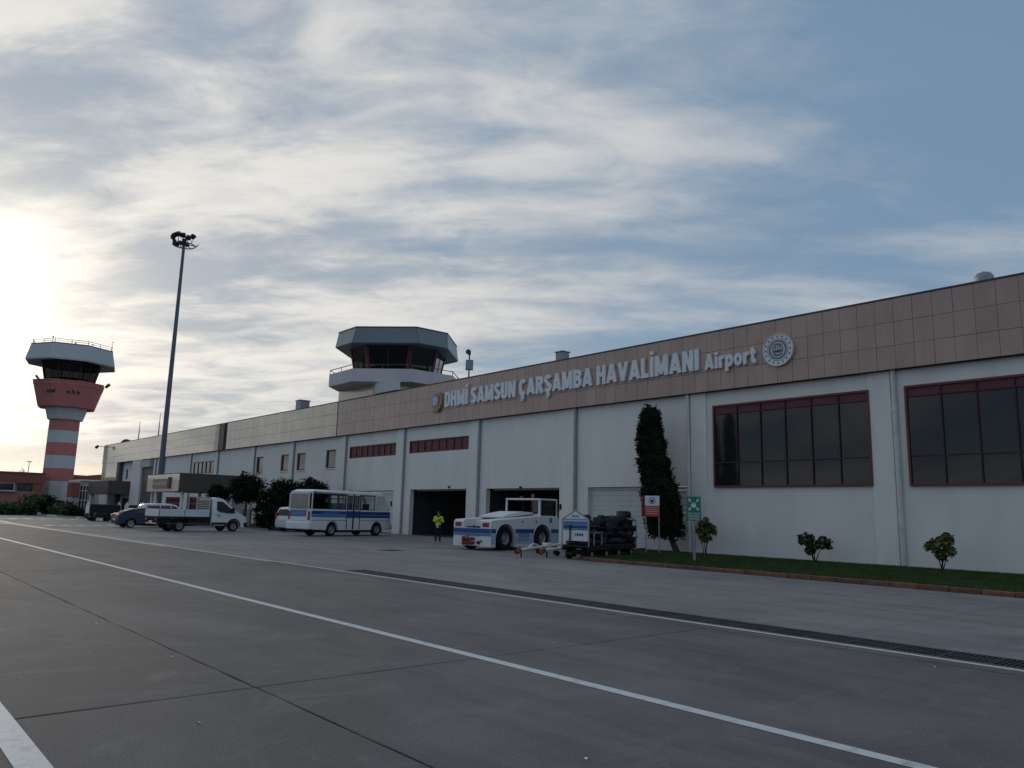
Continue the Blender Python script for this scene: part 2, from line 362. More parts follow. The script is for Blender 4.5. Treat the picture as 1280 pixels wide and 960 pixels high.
def struct(o): o['kind'] = 'structure'; return o
def glyph(ch, size, depth, bold, m, xs=1.0):
    """mesh of one character standing in the x-z plane facing -y; returns mesh, width"""
    cu = bpy.data.curves.new('txt', 'FONT'); cu.body = ch; cu.size = size; cu.extrude = depth/2; cu.offset = bold
    cu.resolution_u = 3
    ob = bpy.data.objects.new('txt', cu); C.objects.link(ob)
    dg = bpy.context.evaluated_depsgraph_get(); me = bpy.data.meshes.new_from_object(ob.evaluated_get(dg))
    bpy.data.objects.remove(ob); bpy.data.curves.remove(cu)
    x0 = min(v_.co.x for v_ in me.vertices); x1 = max(v_.co.x for v_ in me.vertices)
    for v_ in me.vertices:
        x, y, z = v_.co; v_.co = ((x-x0)*xs, -z, y)
    me.materials.clear(); me.materials.append(m)
    return me, (x1-x0)*xs

# ================================================================== GROUND
g = MB(); S = 2500
g.add([(-S, -S, -0.03), (S, -S, -0.03), (S, S, -0.03), (-S, S, -0.03)], [(0, 1, 2, 3)])
apron = struct(g.build('ground', GROUND)); apron['_o'] = (0, 0, 0)
rs = random.Random(3)
def slab(x0, x1, y0, y1, m, jit=0.009, gap=0.017):
    pts = []
    def edge(ax, ay, bx, by):
        n = max(2, int(math.hypot(bx-ax, by-ay)/0.45)); n = min(n, 30)
        for i in range(n):
            t = i/n; j = rs.uniform(-jit, jit) if i else 0
            if abs(bx-ax) > abs(by-ay): pts.append((ax+(bx-ax)*t, ay+j))
            else: pts.append((ax+j, ay+(by-ay)*t))
    x0 += gap/2; x1 -= gap/2; y0 += gap/2; y1 -= gap/2
    edge(x0, y0, x1, y0); edge(x1, y0, x1, y1); edge(x1, y1, x0, y1); edge(x0, y1, x0, y0)
    b = MB(); cx = (x0+x1)/2; cy = (y0+y1)/2
    inner = [(cx+(x-cx)*(1-0.012/abs(x1-x0)*2), cy+(y-cy)*(1-0.012/abs(y1-y0)*2)) for x, y in pts]
    n = len(pts)
    vs = [(x, y, -0.03) for x, y in pts]+[(x, y, -0.006) for x, y in pts]+[(x, y, 0) for x, y in inner]
    fs = [(i, (i+1) % n, n+(i+1) % n, n+i) for i in range(n)]+[(n+i, n+(i+1) % n, 2*n+(i+1) % n, 2*n+i) for i in range(n)]+[tuple(range(2*n, 3*n))]
    b.add(vs, fs)
    return b.build('concrete_slab', m, apron, fixn=False)
XJ = [-7.4+15.2*k for k in range(-8, 3)]
for i in range(len(XJ)-1):
    for y0, y1 in ((-11.9, -4.3), (-4.3, 3.285), (3.285, 10.62)):
        slab(XJ[i], XJ[i+1], y0, y1, APRON)
XK = [-21.0-7.6*k for k in range(0, 13)]
for i in range(-4, 0):
    x1 = -21.0-7.6*i; slab(x1-7.6, x1, 11.98, 16.9, STRIP, 0.003, 0.008); slab(x1-7.6, x1, 16.9, 22.0, STRIP, 0.003, 0.008)
for i in range(len(XK)-1):
    for y0, y1 in ((11.98, 16.9), (16.9, 22.0), (22.0, 27.1), (27.1, 32.45)):
        slab(XK[i+1], XK[i], y0, y1, STRIP, 0.003, 0.008)
# drain channel with cast-iron grates
MB().box(-20.0, 11.08, -0.028, 12, 11.16, 0.0).build('drain_channel_edge', STRIP, apron); MB().box(-20.0, 11.88, -0.028, 12, 11.972, 0.0).build('drain_channel_edge', STRIP, apron); MB().box(-112, 10.63, -0.028, 12, 11.07, 0.0).build('apron_edge_strip', APRON, apron)
for i in range(12): slab(-20.0-(i+1)*7.6, -20.0-i*7.6, 11.07, 11.98, STRIP, 0.003, 0.008)
gm = MB(); gl_ = 0.62
gm.box(0.0, 0.0, 0.0, 0.03, 0.68, 0.022); gm.box(gl_-0.035, 0, 0, gl_-0.005, 0.68, 0.022); gm.box(0.03, 0, 0, gl_-0.035, 0.035, 0.022); gm.box(0.03, 0.645, 0, gl_-0.035, 0.68, 0.022)
for k in range(8):
    x = 0.065+k*0.066; gm.box(x, 0.035, 0.003, x+0.03, 0.645, 0.020)
gm.box(0.03, 0.32, 0.002, gl_-0.035, 0.36, 0.019)
g0 = gm.build('drain_grate', IRON, apron); g0.location = (11.3, 11.18, -0.024)
for k in range(1, 51):
    inst(g0.data, 'drain_grate', (11.3-k*gl_, 11.18+rs.uniform(-0.004, 0.004), -0.024+rs.uniform(-0.002, 0.003)), apron)
# painted lines
def strip(name, pts, w, m, z=0.004):
    b = MB(); n = len(pts); vs = []
    for i, (x, y) in enumerate(pts):
        a = Vector(pts[max(0, i-1)]); c = Vector(pts[min(n-1, i+1)]); d = (c-a).normalized(); nn = Vector((-d.y, d.x))
        vs += [(x+nn.x*w/2, y+nn.y*w/2, z), (x-nn.x*w/2, y-nn.y*w/2, z)]
    b.add(vs, [(2*i, 2*i+2, 2*i+3, 2*i+1) for i in range(n-1)])
    return b.build(name, m, apron)
def seg(xa, ya, xb, yb, n=24): return [(xa+(xb-xa)*i/n, ya+(yb-ya)*i/n) for i in range(n+1)]
strip('painted_line', seg(12, 6.07, -90, 6.0), 0.15, PAINT)
strip('painted_line', seg(12, 10.98, -24, 11.0), 0.095, PAINT)
strip('painted_line', seg(-24, 10.9, -34, 10.85, 10), 0.30, PAINTW)
strip('painted_line', seg(-34, 10.85, -69, 10.6, 30), 0.62, PAINTW)
strip('painted_line', seg(-69.05, 10.6, -95, 11.6, 14), 0.55, PAINTW)
strip('painted_line', seg(-69.2, 10.2, -86, 7.2, 8), 0.6, PAINTW)
strip('painted_line', seg(12, 1.20, -30, 1.20), 0.20, PAINT)
for k in range(5):
    y = 11.9+k*1.06; strip('painted_dash', [(-65.3-0.10*(y-9), y), (-65.3-0.10*(y+0.7-9), y+0.7)], 1.5, PAINT, 0.008)
for k in range(9):
    y = 10.4+k*1.35; strip('painted_dash', [(-90.2, y), (-90.3, y+0.85)], 2.2, PAINT, 0.008)
# manhole
mh = MB(); p = ground(488, 688)
mh.cyl((p.x, p.y, 0.0), (p.x, p.y, 0.010), 0.62, 0.60, 24); mh.cyl((p.x, p.y, 0.010), (p.x, p.y, 0.016), 0.36, 0.35, 20)
for k in range(5): mh.box(p.x-0.3, p.y-0.2+k*0.1, 0.016, p.x+0.3, p.y-0.17+k*0.1, 0.020)
o = mh.build('manhole_cover', IRON); tag(o, 'round dark iron manhole cover set in the apron before the garages', 'manhole cover')

# ------------------------------------------------------------------ lawn strips with kerb stones
def lawn_poly(name, poly, zs):
    b = MB(); b.add([(x, y, z) for (x, y), z in zip(poly, zs)], [tuple(range(len(poly)))]); return struct(b.build(name, SOIL, fixn=False))
LP = [(12, 22.25), (-20.6, 22.25), (-21.5, 22.8), (-23.4, 26.0), (-25.6, 30.0), (-25.9, 32.4), (12, 32.4)]
lawn = lawn_poly('lawn', LP, [0.10, 0.10, 0.09, 0.06, 0.04, 0.03, 0.03])
def kerb_run(pts, m, parent, ln=0.75, w=0.16, h=0.13):
    ks = MB(); ks.cbox(0, -w, -0.03, ln-0.012, 0, h, 0.018); k0 = ks.build('kerb_stone', m, parent, False); first = True
    for (xa, ya), (xb, yb) in zip(pts[:-1], pts[1:]):
        d = Vector((xb-xa, yb-ya)); n = max(1, round(d.length/ln)); an = math.atan2(d.y, d.x)
        for i in range(n):
            t = i/n; loc = (xa+d.x*t+rs.uniform(-.006, .006), ya+d.y*t+rs.uniform(-.008, .008), rs.uniform(-0.008, 0.008))
            if first: k0.location = loc; k0.rotation_euler = (0, 0, an); first = False; k0.scale.x = d.length/n/ln
            else: q = inst(k0.data, 'kerb_stone', loc, parent, an); q.scale.x = d.length/n/ln
kerb = struct(MB().add([(11.9, 22.15, -0.028), (-20.5, 22.15, -0.028), (-20.5, 22.2, -0.028), (11.9, 22.2, -0.028)], [(0, 1, 2, 3)]).build('kerb', KERB))
kerb_run([(-26.0, 32.2), (-25.65, 30.0), (-23.45, 25.95), (-21.55, 22.72), (-20.6, 22.2), (11.6, 22.2)], KERB, kerb)
def blades(poly_fn, n, h, m, name, label, zf):
    b = MB(); r_ = random.Random(11)
    vs = []; fs = []
    while len(fs) < n:
        x, y = poly_fn(r_)
        if x is None: continue
        z = zf(x, y); a = r_.uniform(0, 6.28); hh = h*r_.uniform(0.5, 1.2); w = 0.011; lx = r_.gauss(0, 0.025); ly = r_.gauss(0, 0.025)
        i = len(vs)
        vs += [(x-w*math.cos(a), y-w*math.sin(a), z-0.01), (x+w*math.cos(a), y+w*math.sin(a), z-0.01), (x+lx, y+ly, z+hh)]; fs.append((i, i+1, i+2))
    b.v = vs; b.f = fs; b.m = [0]*len(fs)
    o = b.build(name, m, fixn=False); o['kind'] = 'stuff'; o['label'] = label; o['category'] = 'grass'; return o
def inpoly(x, y, poly):
    r_ = False; j = len(poly)-1
    for i in range(len(poly)):
        if (poly[i][1] > y) != (poly[j][1] > y) and x < (poly[j][0]-poly[i][0])*(y-poly[i][1])/(poly[j][1]-poly[i][1])+poly[i][0]: r_ = not r_
        j = i
    return r_
def samp(r_):
    x = r_.uniform(-25.9, 0.5); y = 22.27+(32.3-22.27)*r_.random()**1.2
    return (x, y) if inpoly(x, y, LP) else (None, None)
blades(samp, 150000, 0.065, GRASS, 'lawn_grass', 'short dark green grass strip along the terminal wall', lambda x, y: 0.10-(y-22.25)*0.0069)

# ================================================================== TERMINAL BUILDING
YW, YP, YF = 32.5, 32.42, 32.18                 # wall panels, pilaster faces, fascia face
sP, sF = YP/YW, YF/YW
ZT, ZB = 11.05, 7.98                              # fascia top / bottom
term = thing('terminal_building', 'long low airport terminal with tan panelled fascia, pale plaster bays and garage openings', 'terminal', (-66, YW, 0))
TO = (-66, YW, 0)
def wall_holes(x0, x1, z0, z1, holes, y, t=0.35):
    """wall sheet in the x-z plane facing -y with rectangular openings and reveals of depth t"""
    b = MB(); xs = sorted({x0, x1, *[h[0] for h in holes], *[h[1] for h in holes]}); zs = sorted({z0, z1, *[h[2] for h in holes], *[h[3] for h in holes]})
    hole = lambda i, k: any(h[0] <= (xs[i]+xs[i+1])/2 <= h[1] and h[2] <= (zs[k]+zs[k+1])/2 <= h[3] for h in holes)
    for i in range(len(xs)-1):
        for k in range(len(zs)-1):
            if not hole(i, k):
                b.add([(xs[i], y, zs[k]), (xs[i+1], y, zs[k]), (xs[i+1], y, zs[k+1]), (xs[i], y, zs[k+1])], [(0, 1, 2, 3)])
    for a, c, d, e in holes:
        b.add([(a, y, d), (a, y+t, d), (a, y+t, e), (a, y, e)], [(0, 1, 2, 3)]); b.add([(c, y, d), (c, y, e), (c, y+t, e), (c, y+t, d)], [(0, 1, 2, 3)])
        b.add([(a, y, e), (a, y+t, e), (c, y+t, e), (c, y, e)], [(0, 1, 2, 3)])
        if d > 0.05: b.add([(a, y, d), (c, y, d), (c, y+t, d), (a, y+t, d)], [(0, 1, 2, 3)])
    return b
# pilaster right edges (x at wall plane) and bay openings
PIL = [5.2, -3.9, -13.35, -22.42, -31.66, -40.72, -49.9, -58.95, -68.95, -78.1, -88.3, -97.2, -107.4, -111.0]
HO = {}
BIG1 = (-21.95, -14.2, 3.24, 7.29); BIG2 = (-12.76, -4.9, 3.22, 7.29); BIG3 = (-2.8, 4.0, 3.22, 7.29)
LOUV1 = (-58.2, -50.95, 5.99, 6.99); LOUV2 = (-49.1, -41.75, 6.04, 6.99)
DOOR1 = (-48.7, -41.85, 0, 3.33); DOOR2 = (-39.7, -32.8, 0, 3.33); DOOR3 = (-30.5, -23.55, 0, 3.33); DOOR4 = (-57.9, -51.0, 0, 3.33)
SW = [(-77.45, -75.75, 5.2, 6.86), (-71.6, -69.85, 5.25, 6.86), (-68.1, -66.35, 5.22, 6.86), (-62.35, -60.55, 5.27, 6.9)]
STRIPW = (-96.1, -89.35, 5.5, 6.92)
allholes = [BIG1, BIG2, BIG3, LOUV1, LOUV2, DOOR1, DOOR2, DOOR3, DOOR4, STRIPW, (-96.6, -90.0, 0, 2.75), (-105.5, -98.8, 0, 2.75)]+SW
for i in range(len(PIL)-1):
    xr = PIL[i]*1.0-0.93 if i else PIL[0]-0.93; xl = PIL[i+1]
    hs = [h for h in allholes if xl-0.3 <= h[0] and h[1] <= xr+0.3]
    hs = [(max(h[0], xl+0.02), min(h[1], xr-0.02), h[2], h[3]) for h in hs]
    wall_holes(xl-0.2, xr+0.2, 0.0, 8.3, hs, YW).build('wall_panel', PLASTER, term, fixn=False)
    # thin skirting line
for i, p in enumerate(PIL):
    x1 = p*sP; x0 = (p-0.93)*sP
    MB().cbox(x0, YP, 0, x1, YW+0.3, 8.2, 0.015).build('pilaster', PLASTER2, term)
    for dxp in ((0.14,) if i > 4 else (0.15,)):
        px = (x0-0.14) if i == 3 else x1+dxp
        big = 0.105 if i < 6 else 0.085
        q = MB().cyl((px, YP-0.02, 0.02), (px, YP-0.02, 8.0), big, big, 12)
        for zc in (1.5, 3.9, 6.3): q.cyl((px, YP-0.02, zc), (px, YP-0.02, zc+0.06), big+0.02, big+0.02, 12)
        q.build('downpipe', PIPE if i < 4 else PIPEG, term, smooth=True)
# extra pilaster at the joint of the fascia
# body of the building behind the facade
bd = MB(); bd.box(6.0, YW+0.36, 8.35, -138.0, 62, 10.6); bd.build('roof_slab', ROOF, term)
sd_ = MB(); sd_.box(5.2, YW+0.05, 0, 5.6, 62, 8.34); sd_.build('end_wall', PLASTER, term)
sd_ = MB(); sd_.box(-138.1, YW-0.2, 0, -137.8, 62, 10.95); sd_.build('end_wall', PLASTER, term)
# closed backing behind glazed bays
# ---- garages (real rooms behind the openings)
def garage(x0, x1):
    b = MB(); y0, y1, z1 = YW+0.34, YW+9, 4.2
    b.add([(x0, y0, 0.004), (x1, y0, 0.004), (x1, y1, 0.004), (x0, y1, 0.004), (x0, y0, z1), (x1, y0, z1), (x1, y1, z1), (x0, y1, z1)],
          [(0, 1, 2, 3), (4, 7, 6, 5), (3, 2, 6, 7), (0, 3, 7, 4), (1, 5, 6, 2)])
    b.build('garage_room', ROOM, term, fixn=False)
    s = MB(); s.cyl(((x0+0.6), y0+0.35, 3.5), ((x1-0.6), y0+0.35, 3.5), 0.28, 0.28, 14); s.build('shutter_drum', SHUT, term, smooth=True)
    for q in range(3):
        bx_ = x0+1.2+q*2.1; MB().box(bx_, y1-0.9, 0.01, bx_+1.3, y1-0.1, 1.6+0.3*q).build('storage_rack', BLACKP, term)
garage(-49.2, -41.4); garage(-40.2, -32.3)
def shutter(x0, x1, z1, y):
    fr = thing_part = MB(); fr.box(x0, y-0.05, 0.02, x0+0.1, y+0.06, z1); fr.box(x1-0.1, y-0.05, 0.02, x1, y+0.06, z1); fr.box(x0+0.1, y-0.03, z1-0.16, x1-0.1, y+0.06, z1)
    f = fr.build('shutter_frame', SHUT, term)
    n = 11; h = (z1-0.2)/n; sm = MB(); w = x1-x0-0.2
    prof = [(0.008, 0), (-0.002, h*0.05), (-0.004, h*0.5), (-0.002, h*0.93), (0.008, h*0.985), (0.03, h*0.985), (0.03, 0)]
    sm.prism(prof, 0, w, 'x'); s0 = sm.build('shutter_slat', SHUT, f, False)
    for k in range(n):
        loc = (x0+0.1-TO[0], y-TO[1], 0.03+k*h-TO[2])
        if k == 0: s0.location = loc
        else: inst(s0.data, 'shutter_slat', loc, f)
shutter(DOOR3[0]+0.02, DOOR3[1]-0.02, 3.31, YW+0.24); shutter(DOOR4[0]+0.02, DOOR4[1]-0.02, 3.31, YW+0.24)
# ---- windows
MULLD = mat('dark_mullion', (0.05, 0.013, 0.017), 0.5)
def window(x0, x1, z0, z1, y, cols, rows, fm, pm, fw=0.09, name='window', head=0.0, mw=None, topm=None, mullm=None):
    """frame with mullions; panes are sub-parts. rows = list of z cuts (fractions)"""
    mw = mw or fw*0.7
    fr = MB(); d0, d1 = y-0.06, y+0.06
    fr.box(x0, d0, z0, x0+fw, d1, z1); fr.box(x1-fw, d0, z0, x1, d1, z1); fr.box(x0+fw, d0, z0, x1-fw, d1, z0+fw); fr.box(x0+fw, d0, z1-fw-head, x1-fw, d1, z1)
    ix0, ix1, iz0, iz1 = x0+fw, x1-fw, z0+fw, z1-fw-head
    xs = [ix0+(ix1-ix0)*i/cols for i in range(cols+1)]; zs = [iz0]+[iz0+(iz1-iz0)*r_ for r_ in rows]+[iz1]
    for x in xs[1:-1]: fr.box(x-mw/2, d0+0.012, iz0, x+mw/2, d1, iz1, 1)
    for z in zs[1:-1]:
        for i in range(cols): fr.box(xs[i]+(mw/2 if i else 0), d0+0.016, z-mw/2, xs[i+1]-(mw/2 if i < cols-1 else 0), d1, z+mw/2, 1)
    f = fr.build(name, [fm, mullm or fm], term)
    for i in range(cols):
        for k in range(len(zs)-1):
            a, c, d, e = xs[i]+(mw/2 if i else 0), xs[i+1]-(mw/2 if i < cols-1 else 0), zs[k]+(mw/2 if k else 0), zs[k+1]-(mw/2 if k < len(zs)-2 else 0)
            tl = rs.uniform(-0.004, 0.004); tz = rs.uniform(-0.004, 0.004); yy = y+0.02
            q = MB(); q.add([(a, yy+tl, d), (c, yy-tl, d), (c, yy-tl+tz, e), (a, yy+tl+tz, e), (a, yy+tl+0.012, d), (c, yy-tl+0.012, d), (c, yy-tl+tz+0.012, e), (a, yy+tl+tz+0.012, e)],
                          [(0, 1, 2, 3), (4, 7, 6, 5), (0, 4, 5, 1), (1, 5, 6, 2), (2, 6, 7, 3), (3, 7, 4, 0)])
            q.build('pane', topm if topm and k == len(zs)-2 else pm, f, fixn=False)
    return f
window(*BIG1, YW-0.06, 6, [0.285, 0.905], REDF, DARKP, 0.09, 'window', 0.0, 0.05, REDP, MULLD)
window(*BIG2, YW-0.06, 6, [0.285, 0.905], REDF, DARKP, 0.09, 'window', 0.0, 0.05, REDP, MULLD)
window(*BIG3, YW-0.06, 6, [0.285, 0.905], REDF, DARKP, 0.09, 'window', 0.0, 0.05, REDP, MULLD)
window(*LOUV1, YW+0.10, 8, [], REDF, REDP, 0.07, 'window', 0, 0.05)
window(*LOUV2, YW+0.10, 8, [], REDF, REDP, 0.07, 'window', 0, 0.05)
for k, h in enumerate(SW):
    f = window(*h, YW+0.13, 1, [], REDF if k in (1, 2) else BROWN, PALEP, 0.13, 'window')
    MB().box(h[0]-0.06, YW-0.06, h[2]-0.09, h[1]+0.06, YW+0.13, h[2]-0.003).build('sill', PLASTER2, f)
window(*STRIPW, YW+0.06, 5, [], BROWN, PALEP, 0.08, 'window', 0, 0.16)
# ground-floor entrance under the canopy: dark red frames
window(-96.55, -90.05, 0.03, 2.72, YW+0.16, 5, [0.75], REDF, DARKP, 0.16, 'entrance_glazing', 0, 0.2)
window(-105.45, -98.85, 0.03, 2.72, YW+0.16, 5, [0.75], REDF, DARKP, 0.16, 'entrance_glazing', 0, 0.2)
# ---- fascia: backing, coping and individual cladding panels
fb = MB(); fb.box(6.0, YF+0.03, ZB+0.01, -60.1, YW+0.34, ZT-0.06); fb.box(-60.1, YF+0.03, ZB+0.01, -137.5, YW+0.34, ZT-0.06)
fb.build('fascia_backing', CLADBACK, term)
MB().box(6.02, YF-0.03, ZT-0.06, -137.6, YW+0.5, ZT+0.0).build('coping', BROWN, term)
pw, ph = 0.76, (ZT-ZB-0.09)/3
pmsh = MB(); c_ = 0.006
pmsh.add([(0.006, 0.03, 0.006), (pw-0.006, 0.03, 0.006), (pw-0.006, 0.03, ph-0.006), (0.006, 0.03, ph-0.006), (0.006, 0.004, 0.006), (pw-0.006, 0.004, 0.006), (pw-0.006, 0.004, ph-0.006), (0.006, 0.004, ph-0.006),
          (0.012, 0, 0.012), (pw-0.012, 0, 0.012), (pw-0.012, 0, ph-0.012), (0.012, 0, ph-0.012)],
         [(0, 1, 5, 4), (1, 2, 6, 5), (2, 3, 7, 6), (3, 0, 4, 7), (4, 5, 9, 8), (5, 6, 10, 9), (6, 7, 11, 10), (7, 4, 8, 11), (8, 9, 10, 11)])
p0 = None; ncol = int((6.0+60.05)/pw)
for c in range(ncol):
    for r_ in range(3):
        loc = (-60.05+c*pw-TO[0], YF-TO[1], ZB+0.02+r_*ph)
        if p0 is None: p0 = pmsh.build('cladding_panel', CLAD, term, False); p0.location = loc; q = p0
        else: q = inst(p0.data, 'cladding_panel', loc, term)
        q.location.y += rs.uniform(-0.003, 0.003); q.rotation_euler = (rs.uniform(-.002, .002), 0, rs.uniform(-.0025, .0025))
# far left stretch: panels in one part (too many, too far)
lb = MB(); x = -60.2
for r_ in range(3):
    x = -60.2
    while x > -137.2:
        if not (-87.6 < x < -85.9 or -87.6 < x-1.2 < -85.9):
            j = rs.uniform(-0.003, 0.003)
            lb.box(x-1.19, YF+j, ZB+0.03+r_*ph, x, YF+0.03, ZB+0.02+(r_+1)*ph-0.012)
        x -= 1.2
o = lb.build('cladding_panels', CLADL, term); o['kind'] = 'stuff'
MB().box(-87.55, YF-0.02, ZB+0.02, -86.2, YF+0.031, ZT-0.065).build('fascia_joint_strip', BROWN, term)
# left end: cladding brought down, recessed entrance portal
MB().box(-137.9, YF, 5.05, -129.2, YF+0.5, ZB).build('end_cladding', CLADL, term)
MB().box(-137.9, YF+0.05, 0, -133.0, YF+0.6, 5.04).build('end_pier', PLASTER, term)
MB().box(-129.19, YF+0.15, 0, -128.3, YW+1.6, ZB).build('portal_jamb', BROWN, term)
wall_holes(-128.3, -116.4, 0, ZB+0.2, [(-126.6, -125.6, 5.4, 6.9), (-122.8, -121.8, 5.4, 6.9), (-127.5, -117.5, 0.02, 2.6)], YW+0.4).build('portal_wall', PLASTER, term, fixn=False)
for xx in (-126.6, -122.8): window(xx, xx+1.0, 5.4, 6.9, YW+0.55, 1, [], BROWN, DARKP, 0.08, 'window')
window(-127.5, -117.5, 0.02, 2.6, YW+0.6, 8, [0.7], BROWN, DARKP, 0.10, 'entrance_glazing')
MB().box(-133.0, 29.4, 3.1, -121.6, YW+0.35, 5.0).build('portal_canopy', BROWN, term)
MB().box(-132.6, 29.6, 0, -132.0, 30.2, 3.1).build('canopy_post', PLASTER2, term)
MB().cbox(plane_y(163.5, 600, YW-0.3).x, YW-0.3, 0, -116.6, YW+0.3, ZB, 0.02).build('portal_pier', PLASTER, term)
MB().box(-116.59, YW-0.02, 0, -111.3, YW+1.0, 6.7).build('portal_recess_shade', BROWN, term)  # solid dark box, the recess shade is put into its colour
MB().box(-116.4, YF-0.2, 6.85, -112.2, YW+0.3, 7.85).build('portal_light_box', CREAM, term)
MB().box(-116.55, YW+0.3, 6.7, -111.0, YW+0.6, 8.2).build('portal_lintel', PLASTER, term)
# ---- entrance canopy
cx1 = -78.5; cyf = 25.3; cx0 = plane_y(184.9, 600, cyf).x
MB().box(cx0, cyf+0.02, 3.1, cx1, YW-0.02, 4.82).build('entrance_canopy', BROWN, term)
ce = bpy.data.objects[term.children[-1].name] if False else None
pn = MB()
for k in range(5):
    w_ = (cx1-cx0)/5
    for r_ in range(2):
        q = MB(); q.box(cx0+k*w_+0.01, cyf-0.03, 3.08+r_*0.87, cx0+(k+1)*w_-0.004, cyf+0.02, 3.08+(r_+1)*0.87-0.014); q.build('canopy_panel', BEIGE, term)
MB().box(cx0-0.03, cyf-0.03, 4.83, cx1+0.03, YW-0.05, 4.88).build('canopy_coping', BROWN, term)
for xx, yy in ((cx0+0.4, cyf+0.5), (cx0+1.9, cyf+0.5), (cx1-0.6, cyf+0.6), (cx0+0.4, 30.8), (cx1-0.6, 30.8)):
    MB().cyl((xx, yy, 0), (xx, yy, 3.1), 0.16, 0.16, 14).build('canopy_column', PLASTER2, term, smooth=True)
sgn = thing('entrance_sign', 'brown boxed sign mounted on the beige front of the entrance canopy', 'sign', (cx0+4.6, cyf-0.03, 3.7))
MB().box(cx0+2.3, cyf-0.16, 3.42, cx0+7.2, cyf-0.035, 4.35).build('sign_box', mat('sign_brown', (0.27, 0.17, 0.13), 0.5), sgn)
MB().box(cx0+7.2, cyf-0.19, 3.36, cx0+7.9, cyf-0.035, 4.5).build('sign_end', mat('sign_maroon', (0.06, 0.02, 0.02), 0.5), sgn)
for k in range(9): MB().box(cx0+2.6+k*0.48, cyf-0.175, 3.75, cx0+2.95+k*0.48, cyf-0.161, 4.05).build('lettering_mark', CREAM, sgn)
# lamps and small fittings on the wall
for x, z in ((plane_y(420.5, 573, YP).x, 4.2),): pass
w = MB(); q = plane_y(562, 609, YW); w.box(q.x-0.08, YW-0.10, q.z-0.06, q.x+0.08, YW-0.002, q.z+0.08); w.build('wall_fitting', BLACKP, term)
w = MB(); q = plane_y(651.5, 610, YW); w.box(q.x-0.07, YW-0.12, q.z-0.05, q.x+0.07, YW-0.002, q.z+0.1); w.build('wall_fitting', BLACKP, term)

# ------------------------------------------------------------------ lettering
HS = 0.112
def _arc(cx, cy, rx, ry, a0, a1, n=10): return [(cx+rx*math.cos(R(a0+(a1-a0)*i/n)), cy+ry*math.sin(R(a0+(a1-a0)*i/n))) for i in range(n+1)]
def _glyphs():
    h = HS; S_ = [*_arc(.30, .735, .19, .158, 20, 90, 5), *_arc(.29, .735, .18, .158, 95, 250, 9), *_arc(.31, .27, .18, .158, 70, -90, 9), *_arc(.30, .27, .19, .158, -95, -165, 5)]
    C_ = [*_arc(.33, .5, .22, .39, 42, 318, 22)]; ced = [(.33, .06), (.33, -.08), (.36, -.13), (.30, -.20), (.20, -.20)]
    bowl = lambda w_, z0, z1: [(h, z1-h), (w_-.26, z1-h), *_arc(w_-.28, (z0+z1)/2, .28-h, (z1-z0)/2-h, 90, -90, 12)[1:-1], (w_-.26, z0+h), (h, z0+h)]
    G = {'D': (.62, [[(h, 0), (h, 1)], bowl(.62, 0, 1)]), 'H': (.63, [[(h, 0), (h, 1)], [(.63-h, 0), (.63-h, 1)], [(h, .52), (.63-h, .52)]]),
     'M': (.82, [[(h, 0), (h, 1)], [(.82-h, 0), (.82-h, 1)], [(h+.02, 1.0), (.41, .08)], [(.82-h-.02, 1.0), (.41, .08)]]),
     'I': (2*h, [[(h, 0), (h, 1)]]), 'İ': (2*h, [[(h, 0), (h, 1)], [(h, 1.09), (h, 1.27)]]),
     'S': (.60, [S_]), 'Ş': (.60, [S_, ced]), 'Ç': (.62, [C_, ced]),
     'A': (.72, [[(h*.95, 0), (.36, 1.0)], [(.72-h*.95, 0), (.36, 1.0)], [(.18, .25), (.54, .25)]]), 'V': (.70, [[(h*.95, 1), (.35, 0)], [(.70-h*.95, 1), (.35, 0)]]),
     'U': (.61, [[(h, 1), (h, .30), *_arc(.305, .30, .305-h, .30-h, 180, 360, 12), (.61-h, 1)]]),
     'N': (.64, [[(h, 0), (h, 1)], [(.64-h, 0), (.64-h, 1)], [(h*.95, 1), (.64-h*.95, 0)]]),
     'R': (.64, [[(h, 0), (h, 1)], bowl(.61, .42, 1), [(.32, .50), (.53, 0)]]), 'B': (.62, [[(h, 0), (h, 1)], bowl(.59, .45, 1), bowl(.62, 0, .62)]),
     'L': (.50, [[(h, 0), (h, 1)], [(h, h), (.50, h)]]),
     'i': (2*h, [[(h, 0), (h, .74)], [(h, .84), (h, 1.03)]]), 'r': (.42, [[(h, 0), (h, .74)], [(h, .42), (.17, .58), (.27, .64), (.42, .64)]]),
     'p': (.58, [[(h, -.27), (h, .74)], [*_arc(.30, .37, .18, .27, 180, -180, 20)]]), 'o': (.60, [[*_arc(.30, .37, .195, .27, 180, -180, 22)]]),
     't': (.42, [[(.19, .95), (.19, .25), (.23, .14), (.32, .11), (.42, .11)], [(.0, .66), (.40, .66)]])}
    return G
GLY = _glyphs()
def stroke_outline(pts, h):
    P = [Vector(p) for p in pts]; closed = (P[0]-P[-1]).length < 1e-4
    n = len(P); l_, r_ = [], []
    for i in range(n):
        a = P[i]-P[i-1] if i > 0 else (P[-1]-P[-2] if closed else P[1]-P[0]); b = P[i+1]-P[i] if i < n-1 else (P[1]-P[0] if closed else a)
        a = a.normalized(); b = b.normalized(); t = (a+b); t = t.normalized() if t.length > 1e-6 else b
        nn = Vector((-t.y, t.x)); k = h/max(0.55, nn.dot(Vector((-b.y, b.x)))); l_.append(P[i]+nn*k); r_.append(P[i]-nn*k)
    return l_, r_
